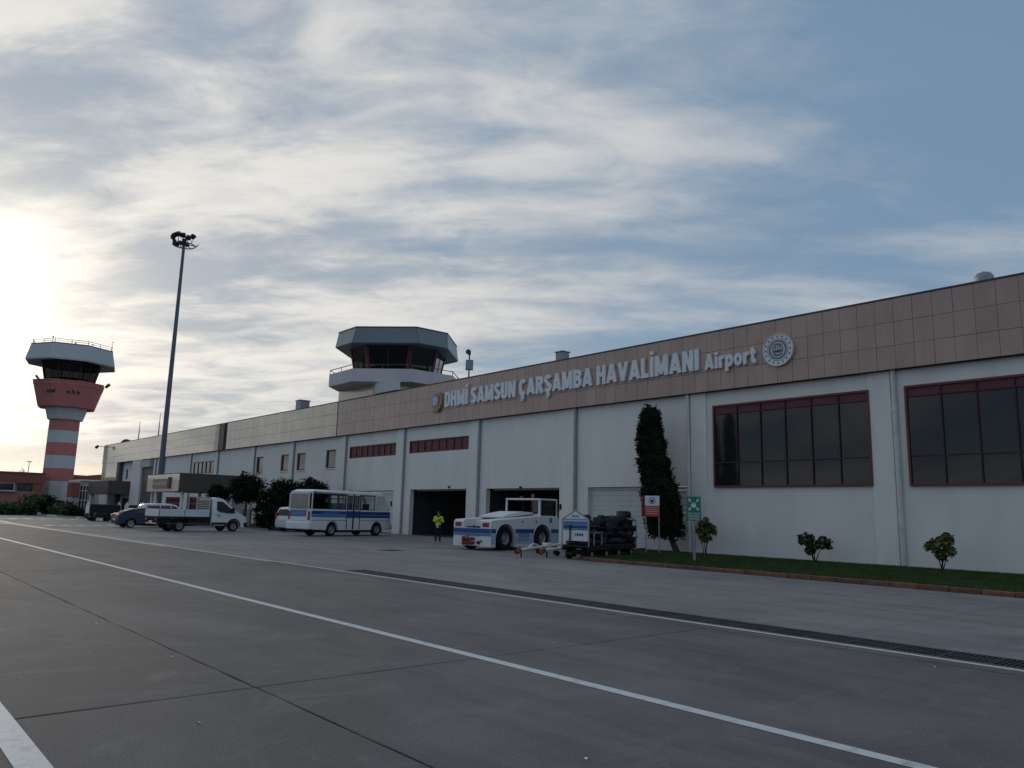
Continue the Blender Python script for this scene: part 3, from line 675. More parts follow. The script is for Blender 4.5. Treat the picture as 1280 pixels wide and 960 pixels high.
def block_glyph(ch, cap, depth, m):
    b = MB(); w_, strokes = GLY[ch]
    for q, st in enumerate(strokes):
        h = HS if ch not in 'iİ' or q == 0 else HS
        l_, r_ = stroke_outline(st, h); n = len(l_); y0 = -depth-0.004*q
        vs = [(p.x*cap, y0, p.y*cap) for p in l_]+[(p.x*cap, y0, p.y*cap) for p in r_]+[(p.x*cap, 0, p.y*cap) for p in l_]+[(p.x*cap, 0, p.y*cap) for p in r_]
        fs = []
        for i in range(n-1):
            fs += [(i, i+1, n+i+1, n+i), (2*n+i, 3*n+i, 3*n+i+1, 2*n+i+1), (i, 2*n+i, 2*n+i+1, i+1), (n+i, n+i+1, 3*n+i+1, 3*n+i)]
        fs += [(0, n, 3*n, 2*n), (n-1, 3*n-1, 4*n-1, 2*n-1)]
        b.add(vs, fs)
        # clip overshoot beyond cap line
    if ch in 'AVMN': b.v = [(x, y, min(max(z, 0.0), cap)) for x, y, z in b.v]
    return b
def lettering(text, x0, x1, z0, cap, gapk, parent, m=LETTER):
    cache = {}; items = []; x = 0
    for ch in text:
        if ch == ' ': x += cap*0.26; continue
        if ch not in cache:
            o = block_glyph(ch, cap, 0.12, m).build('letter', m); cache[ch] = o.data; bpy.data.objects.remove(o)
        items.append((ch, x)); x += GLY[ch][0]*cap+cap*gapk
    k = (x1-x0)/(x-cap*gapk)
    for ch, xx in items:
        o = inst(cache[ch], 'letter', (x0+xx*k-parent['_o'][0], YF-0.012-parent['_o'][1], z0-parent['_o'][2]), parent); o.scale.x = k
ltr = thing('facade_lettering', 'large white raised letters naming the airport along the fascia', 'lettering', (-33, YF, 9.05))
lettering('DHMİ SAMSUN ÇARŞAMBA HAVALİMANI', -44.62*sF, -22.72*sF, 9.12, 1.10, 0.075, ltr)
ltr2 = thing('facade_lettering', 'smaller white raised letters reading Airport beside the round emblem', 'lettering', (-20.6, YF, 9.02))
lettering('Airport', -22.36*sF, -19.45*sF, 9.08, 0.80, 0.075, ltr2)
# round ministry emblem
ex, ez = -18.3*sF, 9.54
emb = thing('round_emblem', 'round silver grey emblem with ring of stars on the fascia', 'emblem', (ex, YF, ez))
def disc(r0, r1, y, t, n=48):
    b = MB(); b.rings([[(ex+r0*math.cos(2*math.pi*i/n), yy, ez+r0*math.sin(2*math.pi*i/n)) for i in range(n)] for yy in (y, y-t)]) if r1 == 0 else None
    if r1:
        R_ = lambda r, yy: [(ex+r*math.cos(2*math.pi*i/n), yy, ez+r*math.sin(2*math.pi*i/n)) for i in range(n)]
        b.rings([R_(r0, y), R_(r0, y-t), R_(r1, y-t), R_(r1, y)], False)
    return b
disc(0.77, 0, YF-0.005, 0.12).build('disc', LETTER, emb, smooth=True)
disc(0.775, 0.735, YF-0.10, 0.05).build('rim', PIPE, emb, smooth=True)
disc(0.53, 0.50, YF-0.122, 0.010).build('ring', EMBG, emb)
disc(0.46, 0.36, YF-0.122, 0.008).build('lettering_ring', EMBG, emb)
for k in range(16):
    a_ = 2*math.pi*k/16; sx, sz = ex+0.63*math.cos(a_), ez+0.63*math.sin(a_)
    pts = [(sx+(0.055 if i % 2 == 0 else 0.023)*math.sin(i*math.pi/5), sz+(0.055 if i % 2 == 0 else 0.023)*math.cos(i*math.pi/5)) for i in range(10)]
    MB().prism(pts, YF-0.138, YF-0.122, 'y').build('star', SIGNK, emb)
gb = MB()
for k in range(-2, 3):
    a_ = k*0.115
    ww = math.sqrt(max(0.01, 0.30**2-a_*a_)); gb.box(ex-ww, YF-0.138, ez+a_-0.011, ex+ww, YF-0.124, ez+a_+0.011)
gb.build('globe_parallel', EMBG, emb)
gb = MB()
for kk in (-0.26, -0.13, 0.0, 0.13, 0.26):
    pts = [(ex+kk*math.cos(t_), ez+0.30*math.sin(t_)) for t_ in [(-1.57+3.14*i/10) for i in range(11)]]
    for (xa, za), (xb, zb) in zip(pts[:-1], pts[1:]): gb.box(min(xa, xb)-0.009, YF-0.142, za, max(xa, xb)+0.009, YF-0.126, zb)
gb.build('globe_meridian', EMBG, emb)
MB().prism([(ex-0.30, ez-0.05), (ex+0.05, ez-0.11), (ex+0.30, ez-0.02), (ex+0.05, ez-0.04)], YF-0.150, YF-0.128, 'y').build('wing_mark', SIGNK, emb)
# gilded emblem before the lettering
gx, gz = -45.65*sF, 9.62
em2 = thing('crescent_emblem', 'gold and blue emblem with curved laurel before the lettering', 'emblem', (gx, YF, gz))
b = MB(); out_ = [(gx+0.10+0.66*math.cos(R(t_)), gz+0.72*math.sin(R(t_))) for t_ in range(-118, 71, 9)]; inn = [(gx-0.02+0.60*math.cos(R(t_)), gz+0.05+0.62*math.sin(R(t_))) for t_ in range(64, -113, -8)]
b.prism(out_+inn, YF-0.22, YF-0.02, 'y'); b.build('laurel', GOLD, em2)
b = MB(); b.prism([(gx-0.62, gz+0.28), (gx-0.5, gz-0.35), (gx-0.2, gz-0.62), (gx+0.15, gz-0.45), (gx+0.35, gz), (gx+0.25, gz+0.42), (gx-0.1, gz+0.62), (gx-0.45, gz+0.55)], YF-0.12, YF-0.02, 'y'); b.build('shield', EMBB, em2)
b = MB()
for k in range(3): b.box(gx-0.40+k*0.2, YF-0.15, gz-0.25, gx-0.30+k*0.2, YF-0.121, gz+0.38)
b.build('shield_bar', LETTER, em2)
MB().prism([(gx-0.5, gz-0.72), (gx+0.3, gz-0.80), (gx+0.42, gz-0.66), (gx+0.05, gz-0.52), (gx-0.3, gz-0.56)], YF-0.17, YF-0.03, 'y').build('ribbon', GOLD, em2)

# ------------------------------------------------------------------ rooftop fittings
def roofpt(x, y, Y=33.5): return plane_y(x, y, Y)
q = roofpt(703, 449); fl = thing('roof_vent_box', 'small grey box standing on the roof edge above the lettering', 'vent', (q.x, 33.5, 10.6))
MB().cbox(q.x-0.32, 33.2, 10.6, q.x+0.32, 33.8, q.z+0.42, 0.02).build('housing', PIPEG, fl); MB().box(q.x-0.38, 33.14, q.z+0.42, q.x+0.38, 33.86, q.z+0.47).build('cap', PIPEG, fl)
q = roofpt(378, 511); fl = thing('roof_vent_box', 'small grey box on the roof left of the rooftop tower', 'vent', (q.x, 33.5, 10.6))
MB().cbox(q.x-0.5, 33.0, 10.6, q.x+0.5, 34.0, q.z+0.75, 0.02).build('housing', PIPEG, fl); MB().box(q.x-0.56, 32.94, q.z+0.75, q.x+0.56, 34.06, q.z+0.82).build('cap', PIPEG, fl)
q = roofpt(1230, 347, 34.5); fl = thing('roof_dome', 'round domed cowl peeking over the fascia near the big windows', 'roof cowl', (q.x, 34.5, 10.6))
b = MB(); b.rings([[(q.x+rr*math.cos(2*math.pi*i/20), 34.5+rr*math.sin(2*math.pi*i/20), zz) for i in range(20)] for rr, zz in ((0.36, 10.6), (0.36, q.z-0.05), (0.34, q.z+0.06), (0.26, q.z+0.17), (0.12, q.z+0.22))]); b.build('cowl', GALV, fl, smooth=True)
MB().cyl((q.x, 34.5, q.z+0.22), (q.x, 34.5, q.z+0.27), 0.05, 0.03, 8).build('cowl_knob', GALV, fl)
q = roofpt(158, 553); fl = thing('roof_ventilator', 'small dark hump of a ventilator on the far end roof', 'vent', (q.x, 33.5, 10.6))
b = MB(); b.rings([[(q.x+rr*math.cos(2*math.pi*i/14), 33.5+rr*math.sin(2*math.pi*i/14), zz) for i in range(14)] for rr, zz in ((0.7, 10.6), (0.8, q.z), (0.55, q.z+0.35), (0.2, q.z+0.5))]); b.build('cowl', LAMPD, fl, smooth=True)
for i, (px, py, hgt, lab) in enumerate(((173, 548, 2.6, 'thin lightning rod on the far roof, the shorter of two'), (198, 543, 3.0, 'thin lightning rod on the far roof, beside the high mast'))):
    q = roofpt(px, py); fl = thing('lightning_rod', lab, 'rod', (q.x, 33.5, 10.6))
    MB().cyl((q.x, 33.5, 10.6), (q.x, 33.5, q.z+hgt*0.55), 0.09, 0.07, 8).build('rod', PIPEG, fl); MB().cyl((q.x, 33.5, q.z+hgt*0.55), (q.x, 33.5, q.z+hgt), 0.05, 0.03, 8).build('tip', PIPEG, fl)
q = plane_y(133, 559, YF); fl = thing('security_camera', 'security camera on a short arm at the far corner of the fascia', 'camera', (q.x, YF, q.z))
MB().cyl((q.x, YF, q.z), (q.x-0.3, YF-1.2, q.z+0.1), 0.05, 0.05, 8).build('arm', LAMPD, fl); MB().cyl((q.x-0.3, YF-1.2, q.z+0.1), (q.x-0.75, YF-1.3, q.z-0.1), 0.2, 0.24, 10).build('camera_body', LAMPD, fl)
# floodlight mast on roof
q = roofpt(586, 470, 34.5); fl = thing('roof_floodlight_mast', 'short mast with round lamp and flood panel beside the rooftop tower', 'floodlight', (q.x, 34.5, 10.6))
z0 = q.z; MB().cyl((q.x, 34.5, 10.6), (q.x, 34.5, z0+1.75), 0.06, 0.05, 8).build('mast', LAMPD, fl)
MB().cyl((q.x+0.05, 34.45, z0+1.68), (q.x+0.42, 34.05, z0+1.72), 0.12, 0.20, 12).build('lamp', LAMPD, fl)
MB().cyl((q.x, 34.5, z0+1.7), (q.x+0.1, 34.4, z0+1.69), 0.04, 0.04, 6).build('lamp_arm', LAMPD, fl)
b = MB(); b.box(-0.28, -0.10, -0.42, 0.28, 0.05, 0.42); o = b.build('flood_panel', TGREY, fl, False); o.location = (0.42, -0.30, z0+0.72-10.6); o.rotation_euler = (R(-22), 0, R(50))
MB().cyl((q.x, 34.5, z0+0.3), (q.x+0.35, 34.25, z0+0.5), 0.035, 0.035, 6).build('bracket', LAMPD, fl); MB().cyl((q.x, 34.5, z0+0.8), (q.x+0.35, 34.25, z0+0.75), 0.035, 0.035, 6).build('bracket', LAMPD, fl)

# ------------------------------------------------------------------ rooftop control tower
tcx, tcy, tth = -56.76, 36.0, -0.02
def octa(a_, b_, z, cx=tcx, cy=tcy, th=tth):
    pts = [(-b_, -a_), (b_, -a_), (a_, -b_), (a_, b_), (b_, a_), (-b_, a_), (-a_, b_), (-a_, -b_)]
    c, s = math.cos(th), math.sin(th); return [(cx+c*x-s*y, cy+s*x+c*y, z) for x, y in pts]
rt = thing('rooftop_control_tower', 'grey eight-sided control cab with red mullions on the terminal roof', 'control tower', (tcx, tcy, 10.6))
MB().box(-60.1, YF+0.0, ZT+0.002, -52.6, 40.0, 12.0).build('tower_base', CLADL, rt)
for k in range(9):
    if -60.1+(k+1)*0.83 > plane_y(470, 490, YF).x: break
    MB().box(-60.1+k*0.83+0.008, YF-0.03, ZT+0.01, -60.1+(k+1)*0.83-0.008, YF-0.002, 11.96).build('base_panel', CLADL, rt)
MB().box(plane_y(470, 490, YF).x, YF-0.22, ZT+0.004, plane_y(500, 486, YF).x, YF-0.001, 11.99).build('corner_pier', TBALC, rt)
MB().rings([octa(5.0, 1.9, 11.9), octa(5.53, 2.04, 12.02), octa(5.53, 2.04, 13.08), octa(5.42, 2.0, 13.10), octa(5.42, 2.0, 12.3)]).build('balcony', TBALC, rt)
gi = 3.55; gj = 1.25; gt = 4.05; gu = 1.32
MB().rings([octa(gi-0.02, gj-0.02, 12.1), octa(gi-0.02, gj-0.02, 13.25)]).build('cab_plinth', TBALC, rt)
lo = octa(gi, gj, 13.25); hi = octa(gt, gu, 15.4)
for i in range(8):
    a0, a1, b0, b1 = Vector(lo[i]), Vector(lo[(i+1) % 8]), Vector(hi[i]), Vector(hi[(i+1) % 8])
    nrm = (a1-a0).cross(b0-a0).normalized()
    def band(t0, t1, th, name, m):
        q = [a0.lerp(a1, t0), a0.lerp(a1, t1), b0.lerp(b1, t1), b0.lerp(b1, t0)]
        MB().add([tuple(p_-nrm*th) for p_ in q]+[tuple(p_+nrm*th) for p_ in q], [(0, 1, 2, 3), (7, 6, 5, 4), (0, 4, 5, 1), (1, 5, 6, 2), (2, 6, 7, 3), (3, 7, 4, 0)]).build(name, m, rt)
    L_ = (a1-a0).length; e = 0.16/L_
    band(0, e, 0.07, 'mullion', REDF); band(1-e, 1, 0.07, 'mullion', REDF)
    if L_ > 3:
        band(0.5-e*0.25, 0.5+e*0.25, 0.04, 'mullion', LAMPD); band(e, 0.5-e*0.25, 0.008, 'pane', GLASST); band(0.5+e*0.25, 1-e, 0.008, 'pane', GLASST)
    else: band(e, 1-e, 0.008, 'pane', GLASST)
MB().rings([octa(gi-0.9, gj-0.3, 13.0), octa(gi-0.9, gj-0.3, 13.95)]).build('console', BLACKP, rt)
MB().rings([octa(4.0, 1.25, 15.38), octa(5.35, 1.44, 15.30), octa(5.40, 1.44, 15.36), octa(5.10, 1.53, 16.68), octa(5.0, 1.5, 16.68)]).build('cab_roof', TGREY, rt)
lo = octa(5.44, 1.452, 15.36); hi = octa(5.14, 1.542, 16.70)
for i in range(8):
    a0, a1, b0, b1 = Vector(lo[i]), Vector(lo[(i+1) % 8]), Vector(hi[i]), Vector(hi[(i+1) % 8])
    n_ = 1
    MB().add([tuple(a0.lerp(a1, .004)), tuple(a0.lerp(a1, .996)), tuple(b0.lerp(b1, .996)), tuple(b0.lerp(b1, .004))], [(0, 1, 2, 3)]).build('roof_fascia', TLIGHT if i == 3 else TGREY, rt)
MB().rings([octa(5.18, 1.56, 16.68), octa(5.18, 1.56, 16.76)]).build('roof_coping', BROWN, rt)
rl = octa(5.48, 2.02, 13.42)
for i in range(8):
    a0, a1 = Vector(rl[i]), Vector(rl[(i+1) % 8]); MB().cyl(a0, a1, 0.035, 0.035, 6).build('handrail', BROWN, rt)
    for t_ in ((0, 0.5) if (a1-a0).length > 3 else (0,)):
        p_ = a0.lerp(a1, t_); MB().cyl((p_.x, p_.y, 13.09), p_, 0.028, 0.028, 6).build('rail_post', BROWN, rt)

# ================================================================== FAR CONTROL TOWER
fx = -157.0; fy = plane_x(70.5, 612, fx).y
ft = thing('control_tower', 'tall red and white banded airport control tower beyond the terminal', 'control tower', (fx, fy, 0))
def oc(r, z, rot=22.5, n=8): return [(fx+r*math.cos(R(rot+360*i/n)), fy+r*math.sin(R(rot+360*i/n)), z) for i in range(n)]
ROT = 8.0
def px2z(x, y): return plane_x(x, y, fx+2).z
zz = [0, 3.4, 6.45, 9.5, 12.5, 15.6, 18.3]
cols = [TWHITE, TWHITE, TRED, TWHITE, TRED, TWHITE, TRED]
zb = [px2z(60, 615), px2z(65, 601), px2z(70, 585), px2z(74, 569), px2z(77, 553), px2z(79, 538), px2z(81, 524)]
zb = [0.0]+zb
for i in range(len(zb)-1):
    MB().rings([oc(2.55, zb[i]+0.002, ROT), oc(2.55, zb[i+1]-0.002, ROT)]).build('shaft_band', [TWHITE, TWHITE, TRED, TWHITE, TRED, TWHITE, TRED][i], ft)
# service shaft seam
e_ = Vector(oc(2.55, 0, ROT)[0])
zc0 = zb[-1]; zc1 = px2z(83, 510); zd1 = px2z(87, 478); zg1 = px2z(89, 453.5); zr1 = px2z(90, 435)
MB().rings([oc(2.95, zc0, ROT), oc(3.55, zc1, ROT)]).build('collar', TWHITE, ft)
MB().rings([oc(4.55, zc1-0.02, ROT), oc(4.75, zc1+0.1, ROT), oc(6.05, zd1, ROT), oc(5.9, zd1, ROT), oc(5.9, zd1-0.8, ROT)]).build('drum', TRED, ft)
MB().rings([oc(4.5, zd1-0.9, ROT), oc(4.5, zd1-0.75, ROT)]).build('drum_deck', TWHITE, ft)
lo = oc(4.05, zd1-0.3, ROT); hi = oc(4.95, zg1, ROT)
for i in range(8):
    a0, a1, b0, b1 = Vector(lo[i]), Vector(lo[(i+1) % 8]), Vector(hi[i]), Vector(hi[(i+1) % 8])
    MB().add([tuple(a0), tuple(a1), tuple(b1), tuple(b0)], [(0, 1, 2, 3)]).build('pane', GLASSW, ft)
    MB().cyl(a0, b0, 0.11, 0.11, 6).build('mullion', LAMPD, ft); MB().cyl(a0.lerp(a1, .5), b0.lerp(b1, .5), 0.07, 0.07, 6).build('mullion', LAMPD, ft)
MB().rings([oc(3.2, zd1-0.3, ROT), oc(3.2, zd1+0.8, ROT)]).build('console', BLACKP, ft)
MB().rings([oc(4.8, zg1+0.1, ROT), oc(7.55, zg1-0.25, ROT), oc(7.6, zg1, ROT), oc(6.95, zr1, ROT), oc(6.8, zr1, ROT)]).build('cab_roof', TWHITE, ft)
MB().rings([oc(6.99, zr1-0.1, ROT), oc(6.99, zr1+0.06, ROT)]).build('roof_coping', LAMPD, ft)
rl = oc(6.7, zr1+0.75, ROT); rl2 = oc(6.7, zr1+0.4, ROT)
for i in range(8):
    MB().cyl(rl[i], rl[(i+1) % 8], 0.05, 0.05, 6).build('handrail', GALV, ft); MB().cyl(rl2[i], rl2[(i+1) % 8], 0.04, 0.04, 6).build('handrail', GALV, ft)
    for t_ in (0, .5):
        p_ = Vector(rl[i]).lerp(Vector(rl[(i+1) % 8]), t_); MB().cyl((p_.x, p_.y, zr1), p_, 0.05, 0.05, 6).build('rail_post', GALV, ft)
for (r_, a_, h) in ((1.0, 0, 1.1), (3.0, 70, 1.2), (6.2, 78, 2.2), (4.5, -60, 1.4)):
    xx, yy = fx+r_*math.cos(R(a_)), fy+r_*math.sin(R(a_)); MB().cyl((xx, yy, zr1), (xx, yy, zr1+h), 0.06, 0.04, 6).build('antenna', LAMPD, ft)
    MB().cyl((xx, yy, zr1+h), (xx, yy, zr1+h+0.22), 0.14 if r_ < 5 else 0.06, 0.1, 8).build('beacon', LAMPD, ft)
for k, (px, py) in enumerate(((60.5, 488), (64, 487.5), (66.8, 487.5), (85.5, 489), (92, 489), (98.5, 490))):
    # small vents on the drum, on the side towards the apron
    d = ray(px, py); az = math.atan2(d.y, d.x)
    # intersect with drum cone approx at radius 5.5
    for t_ in range(2000):
        s = 0.120+t_*0.00003; P = Vector((d.x*s, d.y*s, CAMH+d.z*s))
        kk = (P.z-zc1)/(zd1-zc1); rr = 4.75+(6.05-4.75)*kk
        q = Vector((P.x-fx, P.y-fy)); an = math.degrees(math.atan2(q.y, q.x))-ROT; an = (an % 45)-22.5
        if q.length*math.cos(R(an)) <= rr*math.cos(R(22.5)): break
    nrm = Vector((P.x-fx, P.y-fy, 0)).normalized()
    b = MB(); b.box(-0.26, -0.05, -0.35, 0.26, 0.05, 0.35); o = b.build('vent', LAMPD, ft, False); o.location = (P.x-fx, P.y-fy, P.z); o.rotation_euler = (0, 0, math.atan2(nrm.y, nrm.x)+R(90))
MB().cyl((fx+2.5, fy+5.4, zd1-0.3), (fx+2.8, fy+6.0, zd1+0.4), 0.25, 0.3, 8).build('floodlight', LAMPD, ft)
MB().cyl((fx+2.4, fy-5.3, zd1-0.1), (fx+2.6, fy-5.8, zd1+0.5), 0.2, 0.2, 8).build('floodlight', GALV, ft)

# ================================================================== HIGH MAST
hp = plane_y(200, 600, 29.0); hx, hy = hp.x, 29.0
def hz(x, y): return plane_y(x, y, hy).z
hm = thing('high_mast_light', 'very tall slim floodlight mast with ring of lamps near the entrance canopy', 'light mast', (hx, hy, 0))
ztop = hz(232, 303)
b = MB(); n = 14
b.rings([[(hx+r_*math.cos(2*math.pi*i/n), hy+r_*math.sin(2*math.pi*i/n), z) for i in range(n)] for r_, z in ((0.34, 0), (0.30, ztop*0.3), (0.24, ztop*0.65), (0.17, ztop))]); b.build('pole', MAST, hm, smooth=True)
MB().cyl((hx, hy, 0), (hx, hy, 0.08), 0.6, 0.6, 16).build('base_plate', MAST, hm)
b = MB()
for k in range(24):
    a0, a1 = 2*math.pi*k/24, 2*math.pi*(k+1)/24; b.cyl((hx+1.3*math.cos(a0), hy+1.3*math.sin(a0), ztop-0.25), (hx+1.3*math.cos(a1), hy+1.3*math.sin(a1), ztop-0.25), 0.07, 0.07, 6)
for k in range(6):
    a0 = 2*math.pi*k/6; b.cyl((hx, hy, ztop-0.1), (hx+1.3*math.cos(a0), hy+1.3*math.sin(a0), ztop-0.25), 0.05, 0.05, 6)
b.build('lamp_ring', LAMPD, hm)
MB().cyl((hx, hy, ztop-0.1), (hx, hy, ztop+0.55), 0.22, 0.30, 12).build('hub', LAMPD, hm)
rr_ = random.Random(5)
for k, (a_, h) in enumerate(((-150, 0.1), (-125, 0.35), (-100, 0.5), (-75, 0.6), (-50, 0.65), (-25, 0.5), (0, 0.35), (25, 0.65), (180, 0.3), (205, 0.0), (150, 0.2))):
    ca, sa = math.cos(R(a_)), math.sin(R(a_)); b = MB()
    b.prism([(-0.32, -0.12), (0.32, -0.12), (0.24, 0.22), (-0.24, 0.22)], 0.0, 0.55, 'y'); o = b.build('floodlight', LAMPD, hm, False)
    o.location = (1.15*ca, 1.15*sa, ztop+h-0.1); o.rotation_euler = (R(35+rr_.uniform(-10, 10)), 0, R(a_)-R(90))
    MB().cyl((hx+1.3*ca, hy+1.3*sa, ztop-0.25), (hx+1.3*ca, hy+1.3*sa, ztop+h), 0.05, 0.05, 6).build('lamp_bracket', LAMPD, hm)
for a_ in (70, 95): MB().cyl((hx+1.3*math.cos(R(a_)), hy+1.3*math.sin(R(a_)), ztop-0.25), (hx+1.75*math.cos(R(a_)), hy+1.75*math.sin(R(a_)), ztop+0.15), 0.04, 0.04, 6).build('lamp_bracket', LAMPD, hm)

# ================================================================== FAR BUILDINGS
def px_x(x, y, X): return plane_x(x, y, X)
bx_ = -150.0
bk = thing('brick_building', 'low red brick building with dark parapet left of the banded tower', 'building', (bx_-8, 16, 0))
zt = px_x(30, 592, bx_).z; zu = px_x(30, 604, bx_).z; zl = px_x(30, 614, bx_).z; zlo = px_x(20, 623, bx_).z
ya, yb = 2.0, px_x(56, 600, bx_).y
MB().box(bx_-16, ya, zu, bx_, yb, zt).build('parapet', BRICKD, bk); MB().box(bx_-16.1, ya-0.1, zt, bx_+0.1, yb+0.1, zt+0.25).build('coping', BROWN, bk)
MB().box(bx_-16, ya, 0, bx_-0.25, yb, zu).build('wall', BRICKR, bk)
MB().box(bx_-0.25, ya, 0, bx_+0.02, yb, zl).build('lower_wall', BRICKR, bk)
y = ya+0.2; k = 0
while y < yb-3.2:
    wd = 2.2
    f = MB().box(bx_-0.24, y, zl+0.02, bx_-0.1, y+wd, zu-0.02).build('window', SIGNW if k % 3 == 1 else BROWN, bk)
    MB().box(bx_-0.1, y+0.12, zl+0.12, bx_-0.07, y+wd-0.12, zu-0.12).build('pane', PALEP, f); y += wd+0.35; k += 1
MB().box(bx_-0.24, yb-3.0, 0.02, bx_-0.1, yb-0.3, zu).build('corner_panel', BRICKD, bk)
MB().box(bx_+0.02, ya, zl-0.15, bx_+0.5, yb-4, zl+0.05).build('ledge', CREAM, bk)
b2 = thing('brick_building', 'red brick block with sloping parapet between banded tower and terminal', 'building', (-168, 38, 0))
X2 = -164.0
pL = px_x(85, 591, X2); pR = px_x(134, 590, X2)
MB().prism([(pL.y-4, 0), (pR.y+2, 0), (pR.y+2, px_x(130, 590.5, X2).z), (px_x(108, 595, X2).y, px_x(108, 594.5, X2).z), (pL.y-4, px_x(92, 592.5, X2).z)], X2-12, X2, 'x').build('wall', BRICKD, b2)
MB().box(X2+0.01, pL.y-4, px_x(110, 604, X2).z, X2+0.1, pR.y+2, px_x(110, 601, X2).z).build('band', BROWN, b2)
for k in range(4): MB().box(X2+0.0, pL.y-3.4+k*3.0, 1.0, X2+0.06, pL.y-1.6+k*3.0, 2.6).build('window', DARKP, b2)
an = thing('glazed_annex', 'small pale annex with blue glass front at the terminal end', 'building', (-142, 29, 0))
X3 = -140.0
y0_, y1_ = px_x(90, 620, X3).y, px_x(134, 620, X3).y; zt = px_x(110, 601.5, X3).z
yg0, yg1 = px_x(99, 620, X3).y, px_x(114, 620, X3).y
def wall_x(y0, y1, z0, z1, holes, X, t=0.3):
    b = MB(); ys = sorted({y0, y1, *[h[0] for h in holes], *[h[1] for h in holes]}); zs = sorted({z0, z1, *[h[2] for h in holes], *[h[3] for h in holes]})
    for i in range(len(ys)-1):
        for k in range(len(zs)-1):
            if not any(h[0] <= (ys[i]+ys[i+1])/2 <= h[1] and h[2] <= (zs[k]+zs[k+1])/2 <= h[3] for h in holes):
                b.box(X-t, ys[i], zs[k], X, ys[i+1], zs[k+1])
    return b
wall_x(y0_+0.9, y1_, 0, zt, [(yg0, yg1, 0.02, zt-0.8)], X3).build('wall', CREAM, an)
MB().box(X3-8, y0_+0.9, zt, X3+0.3, y1_, zt+0.25).build('roof', PLASTER2, an); MB().box(X3-8, y0_+0.9, 0, X3-7.7, y1_, zt).build('rear_wall', CREAM, an)
MB().box(X3-8, y0_+0.9, 0, X3-0.3, y0_+1.1, zt).build('side_wall', CREAM, an)
MB().box(X3-2.5, y0_-0.3, 2.6, X3+0.6, y0_+0.85, 4.9).build('porch_block', BRICKD, an)
MB().box(X3-0.6, y0_+0.3, 0, X3+0.4, y0_+0.88, 2.6).build('porch_pier', CREAM, an)
nc = 4
for k in range(nc):
    w_ = (yg1-yg0)/nc
    for zA, zB_ in ((0.05, 2.1), (2.2, 3.6), (3.7, zt-0.85)):
        f = MB().box(X3-0.24, yg0+k*w_+0.06, zA, X3-0.2, yg0+(k+1)*w_-0.06, zB_).build('pane', mat('blue_pane', (0.03, 0.06, 0.085), 0.08, 0.2, 1.0, 0.7), an)
    MB().box(X3-0.2, yg0+k*w_-0.05, 0.02, X3-0.08, yg0+k*w_+0.05, zt-0.8).build('mullion', PLASTER2, an)
for zA in (2.15, 3.65): MB().box(X3-0.19, yg0, zA-0.06, X3-0.09, yg1, zA+0.06).build('transom', PLASTER2, an)

# ================================================================== PLANTS
def leaf_cloud(b, pts, size, r_, n_side=4, mi=0):
    for (x, y, z, dirv) in pts:
        s = size*r_.uniform(0.6, 1.35); d = Vector((r_.gauss(0, 1), r_.gauss(0, 1), r_.gauss(0, 1)))+Vector(dirv)*1.3
        d.normalize(); t = d.orthogonal().normalized(); t.rotate(Matrix.Rotation(r_.uniform(0, 6.28), 3, d)); w = d.cross(t)
        c = Vector((x, y, z))
        b.add([c-t*s*0.5, c+w*s*0.30, c+t*s*0.62, c-w*s*0.30], [(0, 1, 2, 3)], mi)
def limb(b, pts, r0, r1, n=7):
    k = len(pts)-1
    for i in range(k): b.cyl(pts[i], pts[i+1], r0+(r1-r0)*i/k, r0+(r1-r0)*(i+1)/k, n)
# cypress
r_ = random.Random(21)
Yc = 31.1; cb = plane_y(847, 690, Yc); cb.z = 0.03
cy_ = thing('cypress_tree', 'tall dark leaning cypress standing against the pale shutter', 'tree', tuple(cb))
def cp(x, y): return plane_y(x, y, Yc)
tr = MB(); limb(tr, [cb-Vector((0, 0, .05)), cp(841, 678), cp(832, 655), cp(826, 620), cp(821, 560), cp(817, 515)], 0.17, 0.03); tr.build('trunk', BARK, cy_, smooth=True)
prof = [(508, 812, 817), (513, 808, 822), (520, 801.5, 824), (535, 799, 826.5), (552, 797.5, 830), (566, 798, 833), (580, 799, 836), (595, 801, 839), (610, 803, 845), (625, 804.5, 848), (640, 806.5, 850.5), (655, 808.5, 852), (664, 813, 852.5), (671, 818, 852), (678, 823, 845)]
lf = MB()
def pint(y):
    for (a, l0, r0), (c, l1, r1) in zip(prof[:-1], prof[1:]):
        if a <= y <= c: t = (y-a)/(c-a); return l0+(l1-l0)*t, r0+(r1-r0)*t
    return 830, 832
pts = []
clumps = []
for k in range(900):
    y = 509+(670-509)*r_.random()**0.85; l, r0 = pint(y); th = r_.uniform(0, 6.28); rad = math.sqrt(r_.uniform(0.35, 1.0))
    cxp = (l+r0)/2; hw = (r0-l)/2*r_.uniform(0.76, 0.94); c = cp(cxp+hw*rad*math.cos(th), y); s = (cp(cxp+hw, y)-cp(cxp, y)).x
    clumps.append((c+Vector((0, s*rad*math.sin(th), 0)), (math.cos(th), math.sin(th), 0.7)))
for c, dv in clumps:
    for q in range(34):
        p_ = c+Vector((r_.gauss(0, .07), r_.gauss(0, .07), r_.gauss(0, .12))); pts.append((p_.x, p_.y, p_.z, dv))
leaf_cloud(lf, pts, 0.12, r_)
lf.build('crown', LEAFC, cy_, fixn=False)
core = MB()
core.rings([[tuple(cp((l+r0)/2+(r0-l)/2*0.78*math.cos(2*math.pi*i/10), y)+Vector((0, (r0-l)/2*0.033*math.sin(2*math.pi*i/10), 0))) for i in range(10)] for y, l, r0 in prof[1:-1]])
core.build('inner_foliage', LEAFD, cy_, smooth=True)

